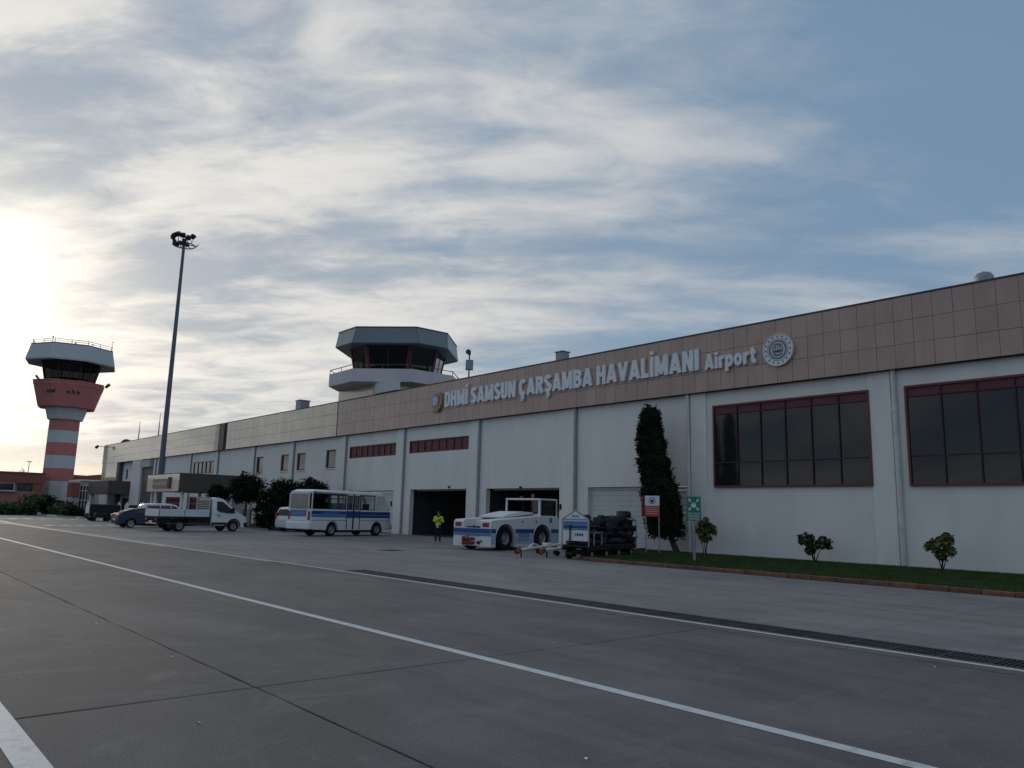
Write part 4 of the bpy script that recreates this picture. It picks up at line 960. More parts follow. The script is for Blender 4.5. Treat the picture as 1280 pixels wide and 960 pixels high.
for (px, ytop, far, lab) in ((906, 528, 17.0, 'dark cypress across the apron opposite the big windows, the shorter one'), (927, 521, 19.0, 'dark cypress across the apron opposite the big windows, the taller one')):
    hit = plane_y(px, 560, YW-0.05); d = ray(px, ytop); k_ = (hit.y+far)/d.y; base = Vector((d.x*(hit.y/d.y)+d.x*k_, hit.y-d.y*k_, 0.0)); htop = CAMH+d.z*(hit.y/d.y+k_)
    c_ = dup(cy_); c_.location = base; c_.scale = (1.15, 1.15, htop/7.1); c_['label'] = lab; c_['group'] = 'cypresses across the apron'
def shrub(px, py, wpx, hpx, label, seed, stems, blobs, leafm, lsize=0.13, nl=42):
    r_ = random.Random(seed); bpt = ground(px, py, 0.045); s = (bpt-Vector((0, 0, CAMH))).dot(FW)/FPX     # metres per pixel here
    t = thing('ornamental_shrub', label, 'shrub', tuple(bpt), group=None)
    st = MB(); lv = MB(); W_ = wpx*s; H_ = hpx*s
    for (bxr, bzr, br) in blobs:
        c = bpt+RT*(bxr*W_)+Vector((0, 0, bzr*H_))
        c.z = bpt.z+bzr*H_
        foot = bpt+Vector((r_.uniform(-.05, .05), r_.uniform(-.05, .05), -0.03))
        mid = foot.lerp(c, 0.5)+Vector((r_.uniform(-.06, .06), r_.uniform(-.06, .06), 0.05)); limb(st, [foot, mid, c], 0.026, 0.010, 6)
        for k in range(stems):
            d = Vector((r_.gauss(0, 1), r_.gauss(0, 1), r_.gauss(0.25, 0.8))).normalized(); e = c+d*br*W_*r_.uniform(0.5, 1.0)
            limb(st, [c.lerp(bpt, 0.12), e], 0.009, 0.004, 5)
            for q in range(nl):
                dd = Vector((r_.gauss(0, 1), r_.gauss(0, 1), r_.gauss(0.2, 1))).normalized(); p_ = e+dd*r_.uniform(0.03, 0.16)
                leaf_cloud(lv, [(p_.x, p_.y, p_.z, (dd.x, dd.y, dd.z+0.6))], lsize, r_, mi=0 if r_.random() < 0.72 else 1)
    st.build('stem', BARK, t); lv.build('foliage', leafm, t, fixn=False); return t
shrub(882, 694, 34, 44, 'bushy green and yellow shrub beside the green sign post', 31, 13, [(-0.2, 0.62, 0.28), (0.18, 0.66, 0.28), (0.0, 0.8, 0.26), (-0.05, 0.5, 0.2)], [LEAFS, LEAFY], 0.15, 34)
shrub(1020, 703, 45, 36, 'low spreading dark shrub of two clumps below the first red-framed window', 32, 12, [(-0.26, 0.72, 0.20), (0.25, 0.62, 0.2), (-0.05, 0.72, 0.18), (-0.16, 0.4, 0.08)], [LEAFS, LEAFC], 0.16, 30)
shrub(1178, 714, 36, 46, 'yellowish shrub with bare stems beside the white downpipe', 33, 10, [(-0.28, 0.62, 0.2), (0.05, 0.72, 0.24), (0.22, 0.88, 0.16), (0.28, 0.55, 0.16), (0.0, 0.4, 0.12)], [LEAFY, LEAFS], 0.17, 22)

def broad_tree(px, py, Y, toppx, rx, label, seed, m=LEAFD, n=120, per=34, trunk=True, lsize=0.20, group=None, flat=0.85, name='tree', cat='tree', low=0.0):
    """rounded broadleaf tree: base at pixel column px standing at depth Y"""
    r_ = random.Random(seed); g0_ = plane_y(px, py, Y); base = Vector((g0_.x, Y, 0.02)); top = plane_y(px, toppx, Y).z
    t = thing(name, label, cat, tuple(base), group=group)
    crown_c = Vector((base.x, base.y, top-(top*(1-low))*0.36 if low else top-rx*flat)); rz = (top-crown_c.z)
    if low: crown_c.z = top*0.52; rz = top*0.5
    s = MB(); f = MB()
    limb(s, [base-Vector((0, 0, .05)), base+Vector((0.05, 0.03, crown_c.z*0.5)), crown_c], 0.13, 0.05)
    cl = []
    for k in range(n):
        d = Vector((r_.gauss(0, 1), r_.gauss(0, 1), r_.gauss(0, 1))).normalized(); q = r_.uniform(0.55, 1.04)**0.6*(0.85+0.3*r_.random())
        e = crown_c+Vector((d.x*rx*q, d.y*rx*q, d.z*rz*q)); 
        if e.z < 0.15: e.z = 0.15
        cl.append((e, d))
        if k % 8 == 0: limb(s, [crown_c.lerp(base, 0.15), crown_c.lerp(e, 0.9)], 0.04, 0.012, 5)
    pts = []
    for e, d in cl:
        for q in range(per):
            p_ = e+Vector((r_.gauss(0, .16), r_.gauss(0, .16), r_.gauss(0, .14)))*rx*0.9; pts.append((p_.x, p_.y, max(0.05, p_.z), (d.x, d.y, d.z+.4)))
    leaf_cloud(f, pts, lsize, r_)
    s.build('trunk', BARK, t, smooth=True); f.build('crown', m, t, fixn=False); return t
broad_tree(305, 655, 26.2, 593, 1.35, 'dark rounded tree at the right end of the entrance canopy', 41, n=110, per=40)
broad_tree(270, 652, 26.6, 607, 0.95, 'small dark tree under the brown side of the entrance canopy', 42, n=80, per=34)
broad_tree(334, 657, 25.6, 612, 1.05, 'dense dark cone-shaped bush to the right of the canopy trees', 43, n=100, per=50, low=1, name='bush', cat='bush')
broad_tree(352, 657, 28.0, 601, 1.35, 'dark spiky tree under the two small red-edged windows', 44, n=120, per=40)
broad_tree(388, 660, 29.5, 601, 1.15, 'dark leafy tree behind the minibus roof', 45, n=100, per=36)
# planting strip by the canopy
a_, c_, d_, e_ = ground(292, 657), ground(352, 660), None, None
LP2 = [(-62.0, 23.6), (-57.0, 25.4), (-57.5, 32.2), (-77.5, 32.2), (-77.5, 25.0), (-70, 23.4)]
struct(MB().prism(LP2, -0.02, 0.09, 'z').build('planting_bed', SOIL))
k2 = struct(MB().add([(-62, 23.5, -0.028), (-57, 25.3, -0.028), (-57, 25.35, -0.028), (-62, 23.55, -0.028)], [(0, 1, 2, 3)]).build('kerb_bed', KERBG))
kerb_run([(-77.6, 24.9), (-70, 23.3), (-62.0, 23.5), (-56.9, 25.3)], KERBG, k2, 0.95)
for k, (px, w_) in enumerate(((302, 6), (311, 6), (320, 7))):
    q = plane_y(px, 650, 27.3); o = MB().cbox(q.x-0.32, 27.2, 0.05, q.x+0.32, 27.4, 1.55 if k < 2 else 0.95, 0.03).build('concrete_post', KERBG)
    tag(o, 'plain grey concrete slab post standing among the dark trees' if k < 2 else 'short grey concrete slab post, lowest of those among the dark trees', 'post', 'concrete slab posts in the planting bed')
# hedge bushes far left, each its own bush
hb = [(4, 634, 1.9, 2.9), (18, 634, 2.0, 2.6), (36, 634, 2.2, 3.3), (47, 634, 1.8, 3.6), (58, 633, 1.6, 3.0), (68, 635, 1.7, 2.6), (76, 637, 1.7, 2.1), (86, 636, 1.6, 2.9), (94, 640, 1.2, 1.2), (103, 640, 0.9, 1.0)]
names_ = ['dark green bush before the brick building, outermost of the row', 'green bush beneath the brick building windows', 'tall rounded green hedge bush left of the banded tower', 'tallest upright bush beside the banded tower foot', 'brown-green bush at the foot of the banded tower', 'dark bush in front of the white tower band', 'wide low dark bush before the annex porch', 'dark bush against the annex porch pier', 'low clipped bush before the annex glass front', 'smallest low bush before the annex glass front']
for k, (px, py, rx, hh) in enumerate(hb):
    rx, hh = [(1.5, 1.5), (1.4, 1.3), (1.7, 2.5), (1.5, 2.8), (1.2, 2.6), (1.2, 2.0), (1.3, 1.5), (0.9, 1.6), (0.7, 0.8), (0.6, 0.7)][k]
    Xb = -118.0 if k < 6 else -112.0
    if k > 7: Xb = -104.0
    p_ = plane_x(px, 635, Xb); r_ = random.Random(60+k)
    t = thing('hedge_bush', names_[k], 'bush', (Xb, p_.y, 0), group='bushes along the far kerb')
    f = MB(); pts = []
    for q in range(70):
        d = Vector((r_.gauss(0, 1), r_.gauss(0, 1), r_.gauss(0, 1))).normalized(); s_ = r_.uniform(0.6, 1.05)
        e = Vector((Xb+d.x*rx*s_, p_.y+d.y*rx*s_, max(0.1, hh*0.5+d.z*hh*0.5*s_)))
        for w_ in range(22):
            g1 = e+Vector((r_.gauss(0, .22), r_.gauss(0, .22), r_.gauss(0, .2))); pts.append((g1.x, g1.y, max(.05, g1.z), (d.x, d.y, d.z+.4)))
    leaf_cloud(f, pts, 0.26, r_); f.build('foliage', LEAFH if k in (0, 1, 2, 3, 6) else LEAFC, t, fixn=False)
    s = MB()
    for q in range(4): limb(s, [(Xb+r_.uniform(-.2, .2), p_.y+r_.uniform(-.2, .2), 0), (Xb+r_.uniform(-.9, .9)*rx, p_.y+r_.uniform(-.9, .9)*rx, hh*0.7)], 0.05, 0.015, 5)
    s.build('stem', BARK, t)
# bare trees on the skyline behind the brick building
BT = mat('bare_twig', (0.16, 0.13, 0.115), 0.9, 0.2)
for k, (px, top, rx) in enumerate(((4, 582, 5.2), (18, 585, 5.0), (40, 587, 4.2))):
    Xb = -205.0-6*k; p_ = plane_x(px, 625, Xb); zt = plane_x(px, top, Xb).z; r_ = random.Random(80+k)
    t = thing('bare_tree', ['wide bare winter tree on the skyline behind the brick building', 'round bare winter tree beside the widest one on the skyline', 'small bare winter tree nearest the banded tower'][k], 'tree', (Xb, p_.y, 0), group='bare trees on the skyline')
    s = MB(); c0 = Vector((Xb, p_.y, zt*0.42)); limb(s, [(Xb, p_.y, 0), c0], 0.35, 0.25); f = MB()
    for q in range(26):
        d = Vector((r_.gauss(0, 1), r_.gauss(0, 1), abs(r_.gauss(.6, .6)))).normalized(); e = c0+Vector((d.x*rx, d.y*rx, d.z*(zt-c0.z)))*r_.uniform(.7, 1)
        limb(s, [c0, c0.lerp(e, .5)+Vector((r_.gauss(0, .3), r_.gauss(0, .3), 0.2)), e], 0.10, 0.03, 5)
        for w_ in range(60):
            m0 = c0.lerp(e, r_.uniform(.45, 1)); m1 = m0+Vector((r_.gauss(0, .8), r_.gauss(0, .8), abs(r_.gauss(.5, .6)))); sd2 = Vector((r_.gauss(0, 1), r_.gauss(0, 1), 0)).normalized()*0.10
            f.add([m0-sd2, m0+sd2, m1], [(0, 1, 2)])
    s.build('trunk', BARK, t); f.build('crown', BT, t, fixn=False)
# painted kerb blocks far left
KW = mat('kerb_paint_white', (0.55, 0.54, 0.52), 0.7); KR = mat('kerb_paint_red', (0.36, 0.16, 0.15), 0.7)
fk = struct(MB().add([(-117, 19, -0.028), (-95, 22, -0.028), (-95, 22.2, -0.028), (-117, 19.2, -0.028)], [(0, 1, 2, 3)]).build('kerb_far', KERBG))
pa, pb = Vector((-112, 14.5, 0)), Vector((-94.5, 21.6, 0))
pa2 = [(2, 641.2), (12, 641.6), (22, 642), (29, 642.2), (38, 642.6), (50, 644.2), (60, 645), (72, 645.8), (84, 646.8), (96, 647.6), (106, 648.4), (114, 649)]
for k in range(len(pa2)-1):
    q0, q1 = ground(*pa2[k]), ground(*pa2[k+1]); d = q1-q0; an = math.atan2(d.y, d.x)
    b = MB(); b.cbox(0, -0.12, -0.03, d.length*0.96, 0.12, 0.34 if k in (3, 4) else 0.17, 0.02)
    o = b.build('kerb_stone', [KERBG, KW, KERBG, KR, KW, KERBG, KW, KERBG][k % 8], fk, False); o.location = q0; o.rotation_euler = (0, 0, an)
# thin lamp posts on the skyline
for (px, py, top, X, lab) in ((126.5, 640, 565, -139, 'thin lamp post rising beside the terminal end wall'), (30.5, 630, 577, -170, 'thin lamp post on the skyline behind the brick building')):
    p_ = plane_x(px, 625, X); z1 = plane_x(px, top, X).z; t = thing('lamp_post', lab, 'lamp post', (X, p_.y, 0))
    MB().cyl((X, p_.y, 0), (X, p_.y, z1), 0.11, 0.06, 8).build('post', GALV, t); MB().box(X-0.1, p_.y-0.45, z1, X+0.1, p_.y+0.45, z1+0.12).build('lamp_head', LAMPD, t)

# ================================================================== VEHICLES (local: x right, y forward)
def lathe_x(b, prof, x, y, z, n=24, mi=0):
    """profile [(dx, r)] revolved about the x axis through (.,y,z)"""
    b.rings([[(x+dx_, y+r_*math.cos(2*math.pi*i/n), z+r_*math.sin(2*math.pi*i/n)) for i in range(n)] for dx_, r_ in prof], True, mi)
def wheel(par, x, y, r, w, rr, side, m=RIM, name='wheel', dual=False):
    """tyre ring + dished rim; side=+1 outer face to +x"""
    s = side; b = MB()
    prof = [(-s*w/2, rr*0.98), (-s*w/2, r*0.92), (-s*w*0.36, r), (s*w*0.36, r), (s*w/2, r*0.92), (s*w/2*0.96, rr*1.02)]
    n = 28
    b.rings([[(x+dx_, y+q*math.cos(2*math.pi*i/n), r+q*math.sin(2*math.pi*i/n)) for i in range(n)] for dx_, q in prof+[(s*w*0.30, rr*0.98), (-s*w*0.3, rr*0.98)]], False)
    o = b.build(name, RUBBER, par, smooth=True)
    rb = MB(); lathe_x(rb, [(-s*w*0.3, rr*0.97), (s*w*0.46, rr*0.99), (s*w*0.40, rr*0.86), (s*w*0.16, rr*0.74), (s*w*0.16, rr*0.50), (s*w*0.34, rr*0.40), (s*w*0.34, rr*0.16), (s*w*0.42, rr*0.12), (s*w*0.42, 0.002)], x, y, r)
    rb.build('rim', m, o, smooth=True)
    hb_ = MB()
    for k in range(6):
        t = 2*math.pi*k/6; hb_.cyl((x+s*w*0.30, y+rr*0.3*math.cos(t), r+rr*0.3*math.sin(t)), (x+s*w*0.40, y+rr*0.3*math.cos(t), r+rr*0.3*math.sin(t)), rr*0.055, rr*0.055, 6)
    for k in range(8):
        t = 2*math.pi*(k+.5)/8; hb_.cyl((x+s*w*0.155, y+rr*0.62*math.cos(t), r+rr*0.62*math.sin(t)), (x+s*w*0.175, y+rr*0.62*math.cos(t), r+rr*0.62*math.sin(t)), rr*0.09, rr*0.09, 8, mi=1)
    hb_.build('hub', [m, BLACKP], o)
    return o
def quadpane(par, pts, name, m, t=0.012):
    """thin slab from 4 corner points, thickened along its normal"""
    p = [Vector(q) for q in pts]; n = (p[1]-p[0]).cross(p[3]-p[0]).normalized()*t/2
    return MB().add([tuple(q-n) for q in p]+[tuple(q+n) for q in p], [(0, 1, 2, 3), (7, 6, 5, 4), (0, 4, 5, 1), (1, 5, 6, 2), (2, 6, 7, 3), (3, 7, 4, 0)]).build(name, m, par)
def rail(par, pts, w, name, m):
    b = MB()
    for a, c in zip(pts[:-1], pts[1:]): b.cyl(a, c, w, w, 6)
    return b.build(name, m, par)
ident = lambda y, z: (y, z)
def arch_pts(yc, r, zb, n=10):
    """points over a wheel arch going from +y to -y"""
    a0 = math.degrees(math.asin(max(-1, min(1, 0)))); return [(yc+r*math.cos(R(180*i/n)), zb+r*math.sin(R(180*i/n))) for i in range(n+1)]

# ---- minibus
def minibus(loc, rz):
    L, W, H = 7.3, 2.15, 2.92; hw = W/2; y0, y1 = -L/2, L/2
    t = thing('minibus', 'white minibus with blue stripes and folding side door parked by the garages', 'minibus', loc, rz, local=True)
    sill, wtop, skirt = 1.70, 2.69, 0.40; wr = 0.43
    yr, yf = -1.85, 2.28
    prof = [(y0+0.02, 0.62), (y0, 0.9), (y0+0.02, sill), (y1-0.22, sill), (y1-0.10, 1.5), (y1-0.02, 1.0), (y1, 0.6), (y1-0.1, 0.48)]
    prof += [(yf+0.56, skirt+0.06)]+[(yf+0.54*math.cos(R(a_)), 0.42+0.54*math.sin(R(a_))) for a_ in range(10, 171, 16)]+[(yf-0.56, skirt)]
    prof += [(yr+0.57, skirt)]+[(yr+0.55*math.cos(R(a_)), 0.42+0.55*math.sin(R(a_))) for a_ in range(10, 171, 16)]+[(yr-0.57, skirt), (y0+0.15, 0.44)]
    sh = lambda k: (lambda y, z: (y*(1-0.004*k), z))
    b = MB(); b.layers(prof, [(-hw, sh(6)), (-hw+0.05, sh(1)), (-hw+0.2, ident), (hw-0.2, ident), (hw-0.05, sh(1)), (hw, sh(6))]); b.build('body', WPAINT, t, smooth=True)
    rp = [(y0+0.06, wtop), (y0+0.04, wtop+0.1), (y0+0.12, H-0.08), (y0+0.35, H), (0, H+0.02), (y1-1.05, H), (y1-0.8, H-0.07), (y1-0.70, wtop)]
    rsn = lambda d, c: (lambda y, z: (y*(1-c), z-(d if z > wtop+0.12 else 0)))
    b = MB(); b.layers(rp, [(-hw+0.03, rsn(0.17, .02)), (-hw+0.06, rsn(0.10, .012)), (-hw+0.16, rsn(0.03, .004)), (-hw+0.35, rsn(0, 0)), (hw-0.35, rsn(0, 0)), (hw-0.16, rsn(0.03, .004)), (hw-0.06, rsn(0.10, .012)), (hw-0.03, rsn(0.17, .02))]); b.build('roof', WPAINT, t, smooth=True)
    # pillars and panes on both sides
    cuts = [(y0+0.10, -2.2), (-2.1, -0.74), (0.62, 1.98), (2.08, 2.98)]
    for s in (1, -1):
        X = s*(hw-0.012)
        cs = cuts if s == 1 else [(y0+0.10, -2.2), (-2.1, -0.74), (-0.64, 0.55), (0.62, 1.98), (2.08, 2.98)]
        edges = [y0+0.05]+[e for c in cs for e in c]
        pil = [(y0+0.04, cs[0][0])]+[(cs[i][1], cs[i+1][0]) for i in range(len(cs)-1)]
        for k, (a, c) in enumerate(pil):
            if s == 1 and k == 2: continue
            MB().box(X-0.05*s, a, sill, X, c, wtop).build('pillar', BLACKP if 0 < k < len(pil)-1 else WPAINT, t)
        MB().add([(X, 2.98, sill), (X, 3.42, sill), (X, 2.95, wtop), (X, 2.86, wtop), (X-0.05*s, 2.98, sill), (X-0.05*s, 3.42, sill), (X-0.05*s, 2.95, wtop), (X-0.05*s, 2.86, wtop)], [(0, 1, 2, 3), (7, 6, 5, 4), (0, 4, 5, 1), (1, 5, 6, 2), (2, 6, 7, 3), (3, 7, 4, 0)]).build('pillar', WPAINT, t)
        for k, (a, c) in enumerate(cs):
            last = k == len(cs)-1
            f = MB(); X2 = X-0.015*s
            f.box(X2-0.02*s, a, sill, X2+0.018*s, a+0.04, wtop); f.box(X2-0.02*s, c-0.04, sill, X2+0.018*s, c, wtop); f.box(X2-0.02*s, a+0.04, sill, X2+0.018*s, c-0.04, sill+0.05); f.box(X2-0.02*s, a+0.04, wtop-0.06, X2+0.018*s, c-0.04, wtop)
            if not last: f.box(X2-0.02*s, a+0.04, wtop-0.30, X2+0.016*s, c-0.04, wtop-0.27)
            if k in (1, 3) and not last: f.box(X2-0.02*s, (a+c)/2-0.02, sill+0.05, X2+0.014*s, (a+c)/2+0.02, wtop-0.30)
            fo = f.build('window_frame', WPAINT if last else BLACKP, t)
            MB().box(X2-0.006*s, a+0.03, sill+0.03, X2+0.004*s, c-0.03, wtop-0.04).build('pane', GLASS if k != 0 else GLASST, fo)
    # door, two folding leaves on the right
    for k, (a, c) in enumerate(((-0.64, -0.06), (-0.03, 0.56))):
        X = hw+0.002; f = MB(); f.box(X-0.05, a, 0.46, X+0.012, c, 1.70); f.box(X-0.05, a, 1.70, X+0.012, a+0.07, wtop+0.03); f.box(X-0.05, c-0.07, 1.70, X+0.012, c, wtop+0.03); f.box(X-0.05, a+0.07, wtop-0.06, X+0.012, c-0.07, wtop+0.03)
        f.box(X+0.012, a-0.01, 0.46, X+0.022, a+0.05, wtop+0.03, 1); f.box(X+0.012, c-0.05, 0.46, X+0.022, c+0.01, wtop+0.03, 1)
        d = f.build('door_leaf', [WPAINT, BLACKP], t); MB().box(X-0.02, a+0.07, 1.70, X-0.008, c-0.07, wtop-0.06).build('pane', GLASST, d)
        MB().box(X+0.014, a+0.04, 1.18, X+0.018, c-0.04, 1.62).build('stripe', BLUES, d)
    # stripes
    segs = [(y0+0.04, -0.66), (0.58, y1-0.16)]
    for a, c in segs:
        MB().box(hw+0.001, a, 1.38, hw+0.007, c, 1.60).build('stripe', BLUES, t); MB().box(hw+0.001, a, 1.20, hw+0.007, c, 1.36).build('stripe', BLUEL if a < -1 else BLUES, t)
        MB().box(hw+0.001, a, 1.00, hw+0.006, c, 1.03).build('stripe', BLUES, t)
    lg = MB()
    for k in range(7): lg.prism([(-2.75+k*0.22, 1.27), (-2.60+k*0.22, 1.27), (-2.52+k*0.22, 1.52), (-2.66+k*0.22, 1.52)], hw+0.008, hw+0.011, 'x')
    lg.box(hw+0.008, -2.9, 1.20, hw+0.011, -1.1, 1.24); lg.build('livery_mark', BLUEL, t)
    MB().box(-hw-0.007, y0+0.05, 1.14, -hw-0.001, y1-0.2, 1.62).build('stripe', BLUES, t)
    # rear
    Y = y0-0.004
    f = MB(); f.box(-0.86, Y-0.03, sill-0.06, 0.86, Y+0.03, wtop+0.02); fo = f.build('rear_window_frame', WPAINT, t)
    f2 = MB(); f2.box(-0.80, Y-0.042, sill, 0.80, Y-0.031, wtop-0.04); f2.build('pane', mat('rear_glass_reflection', (0.20, 0.19, 0.16), 0.10, 0.1, 2.0, 0.9), fo)  # beige reflection put into the pane colour
    MB().box(-0.80, Y-0.020, 1.24, 0.62, Y+0.0, 1.60).build('stripe', BLUES, t); MB().box(-0.78, Y-0.024, 1.27, 0.60, Y-0.021, 1.56).build('rear_panel', BLUEL, t)
    MB().box(-0.9, Y-0.02, 0.98, 0.74, Y+0.0, 1.22).build('engine_flap', SIGNW, t)
    for x in (-0.98, 0.82): MB().cbox(x, Y-0.04, 1.02, x+0.16, Y+0.02, 1.56, 0.015).build('tail_light', REDL, t)
    MB().cbox(-hw+0.0, Y-0.14, 0.44, hw-0.0, Y+0.12, 0.90, 0.05).build('rear_bumper', WPAINT, t)
    MB().box(-0.28, Y-0.152, 0.58, 0.28, Y-0.141, 0.72).build('number_plate', SIGNW, t)
    for s in (1, -1): rail(t, [(s*(hw-0.03), y1-0.25, sill), (s*(hw-0.06), y1-0.70, wtop)], 0.035, 'screen_pillar', BLACKP)
    # windscreen, mirrors, front bumper
    quadpane(t, [(-0.98, y1-0.24, sill+0.02), (0.98, y1-0.24, sill+0.02), (0.93, y1-0.72, wtop), (-0.93, y1-0.72, wtop)], 'windscreen', GLASS)
    for s in (1, -1):
        rail(t, [(s*hw, y1-0.45, 2.3), (s*(hw+0.16), y1-0.25, 2.35)], 0.018, 'mirror_arm', BLACKP); MB().cbox(s*(hw+0.16)-0.05, y1-0.30, 2.0, s*(hw+0.16)+0.07, y1-0.22, 2.36, 0.02).build('mirror', BLACKP, t)
    MB().cbox(-hw-0.01, y1-0.12, 0.42, hw+0.01, y1+0.14, 0.80, 0.06).build('front_bumper', PIPEG, t)
    # interior seats, chassis, wheels
    for k in range(6):
        yy = y0+0.75+k*0.86
        for x in (-0.72, 0.72):
            if x > 0 and -0.7 < yy < 0.6: continue
            MB().cbox(x-0.30, yy, sill, x+0.30, yy+0.10, 2.12, 0.03).build('seat_back', SEATM, t)
    MB().box(-0.7, y0+0.4, 0.25, 0.7, y1-0.5, 0.5).build('chassis', CHASSIS, t)
    for x, s in ((hw-0.16, 1), (-hw+0.16, -1)):
        wheel(t, x, yr, wr, 0.26, 0.25, s); wheel(t, x, yf, wr, 0.26, 0.25, s)
    rail(t, [(0.5, y0+0.4, 0.28), (0.5, y0-0.02, 0.28)], 0.04, 'exhaust', CHASSIS)
    return t
# ---- dropside truck
def truck(loc, rz):
    L, W = 6.35, 2.0; hw = W/2; y0, y1 = -3.2, 3.15
    t = thing('dropside_truck', 'white single-cab dropside truck with slatted headboard beside the navy sedan', 'truck', loc, rz, local=True)
    yr, yf, wr = -1.75, 2.08, 0.36
    cab = [(0.42, 0.45), (0.42, 1.22), (0.40, 2.12), (0.47, 2.26), (0.7, 2.31), (1.1, 2.28), (1.32, 2.2), (2.38, 1.32), (2.62, 1.24), (3.0, 1.04), (3.12, 0.86), (3.15, 0.5), (3.08, 0.30), (2.62, 0.30)]
    cab += [(yf+0.46*math.cos(R(a_)), 0.36+0.46*math.sin(R(a_))) for a_ in range(8, 173, 15)]+[(1.55, 0.36), (0.5, 0.36)]
    tap = lambda k: (lambda y, z: (y*(1-0.012*k)+(0.42*0.012*k), z-(0.05*k if z > 2.0 else 0)))
    def lay(k):
        return tap(k)
    def xin(z): return 0
    b = MB(); hwz = lambda f: f
    # body below sill + roof above: tumblehome by scaling x with z
    prof = cab; lays = [(-1, 1.6), (-0.95, 0.5), (-0.75, 0), (0.75, 0), (0.95, 0.5), (1, 1.6)]; n = len(prof); vs = []; fs = []
    for fx_, k in lays:
        for y, z in prof:
            q = 1.0-0.13*max(0, min(1, (z-1.2)/1.1)); y2, z2 = tap(k)(y, z)
            fr = max(0, (y2-2.2))/0.95; q *= 1-0.10*fr*fr
            vs.append((fx_*hw*q, y2, z2))
    for k in range(5): fs += [(k*n+i, k*n+(i+1) % n, (k+1)*n+(i+1) % n, (k+1)*n+i) for i in range(n)]
    fs += [tuple(range(n-1, -1, -1)), tuple(range(5*n, 6*n))]
    b.add(vs, fs); b.build('cab', TRUCKP, t, smooth=True)
    for s in (1, -1):
        xa = lambda z: s*(hw*(1-0.13*max(0, min(1, (z-1.2)/1.1)))+0.004)
        P = lambda y, z: (xa(z), y, z)
        # side window set in the door
        pts = [(0.78, 2.05), (1.18, 2.04), (1.36, 1.94), (2.20, 1.27), (1.62, 1.24), (0.98, 1.34), (0.80, 1.48)]
        b = MB(); n = len(pts); b.add([P(y, z) for y, z in pts]+[(P(y, z)[0]-0.012*s, y, z) for y, z in pts], [tuple(range(n)), tuple(range(2*n-1, n-1, -1))]+[(i, (i+1) % n, n+(i+1) % n, n+i) for i in range(n)]); d = b.build('door_window', DARKP, t)
        quadpane(t, [P(0.70, 1.17), P(0.70, 1.185), P(1.0, 1.185), P(1.0, 1.17)], 'door_seam', BLACKP, 0.006)
        MB().box(xa(1.1)-0.01, 0.86, 1.06, xa(1.1)+0.018*s, 1.06, 1.11).build('door_handle', BLACKP, t)
        MB().cbox(s*(hw+0.02)-0.09*(1 if s > 0 else 0), 1.86, 1.28, s*(hw+0.02)+0.14*(1 if s > 0 else -1), 2.02, 1.62, 0.02).build('mirror', BLACKP, t)
        MB().box(s*hw-0.02, 0.44, 0.36, s*(hw+0.012), yf-0.52, 0.62).build('sill_trim', BLACKP, t)
        MB().box(s*hw-0.02, 0.55, 0.40, s*(hw+0.022), 1.4, 0.47).build('step', CHROME, t)
        ar = [(yf+0.53*math.cos(R(a_)), 0.36+0.53*math.sin(R(a_))) for a_ in range(0, 181, 15)]+[(yf+0.45*math.cos(R(a_)), 0.36+0.45*math.sin(R(a_))) for a_ in range(180, -1, -15)]
        MB().prism(ar, s*hw-0.05, s*hw+0.015, 'x').build('arch_trim', BLACKP, t)
        MB().cbox(s*0.66-0.16, 3.0, 0.80, s*0.66+0.16, 3.10, 1.02, 0.02).build('headlight', LENS, t)
        wheel(t, s*(hw-0.13), yf, wr, 0.22, 0.22, s); wheel(t, s*(hw-0.13), yr, wr, 0.22, 0.22, s)
        wheel(t, s*(hw-0.40), yr, wr, 0.2, 0.22, s)
        MB().box(s*hw-0.03, y0+0.5, 0.50, s*hw+0.0, 0.2, 0.52).build('side_guard', GALV, t)
        MB().prism([(yr+0.52*math.cos(R(a_)), 0.36+0.52*math.sin(R(a_))) for a_ in range(0, 181, 20)]+[(yr+0.48*math.cos(R(a_)), 0.36+0.48*math.sin(R(a_))) for a_ in range(180, -1, -20)], s*hw-0.32, s*hw-0.02, 'x').build('mudguard', BLACKP, t)
    quadpane(t, [(-0.86, 2.40, 1.34), (0.86, 2.40, 1.34), (0.78, 1.36, 2.20), (-0.78, 1.36, 2.20)], 'windscreen', DARKP, 0.02)
    MB().box(-0.75, 0.385, 1.45, 0.75, 0.40, 2.05).build('rear_window', DARKP, t)
    MB().cbox(-hw+0.06, 2.72, 0.28, hw-0.06, 3.20, 0.66, 0.05).build('front_bumper', BLACKP, t)
    MB().box(-0.42, y0+0.15, 0.48, 0.42, 0.6, 0.72).build('chassis', CHASSIS, t)
    MB().box(-0.5, -0.8, 0.42, 0.95, 0.1, 0.75).build('tank', CHASSIS, t)
    MB().box(-0.93, y0+0.06, 0.50, 0.93, yr-0.55, 0.855).build('under_bed_shade', CHASSIS, t); MB().box(-0.93, yr+0.55, 0.46, 0.93, 0.38, 0.855).build('under_bed_shade', CHASSIS, t); MB().box(-0.9, 0.27, 0.45, 0.9, 0.39, 2.1).build('cab_gap_shade', BLACKP, t)  # dark fills added for the shade under the bed and behind the cab
    # bed
    MB().box(-hw-0.04, y0, 0.86, hw+0.04, 0.26, 0.98).build('bed_floor', BLACKP, t)
    for s in (1, -1):
        for k in range(3):
            MB().cbox(s*(hw+0.04)-0.015, y0+0.05, 0.985+k*0.155, s*(hw+0.04)+0.015, 0.22, 0.985+(k+1)*0.155-0.008, 0.006).build('side_plank', TRUCKP, t)
        for yy in (y0+0.01, -1.5, 0.24): MB().box(s*(hw+0.04)-0.03, yy-0.03, 0.98, s*(hw+0.04)+0.024, yy+0.03, 1.47).build('stake', GALV, t)
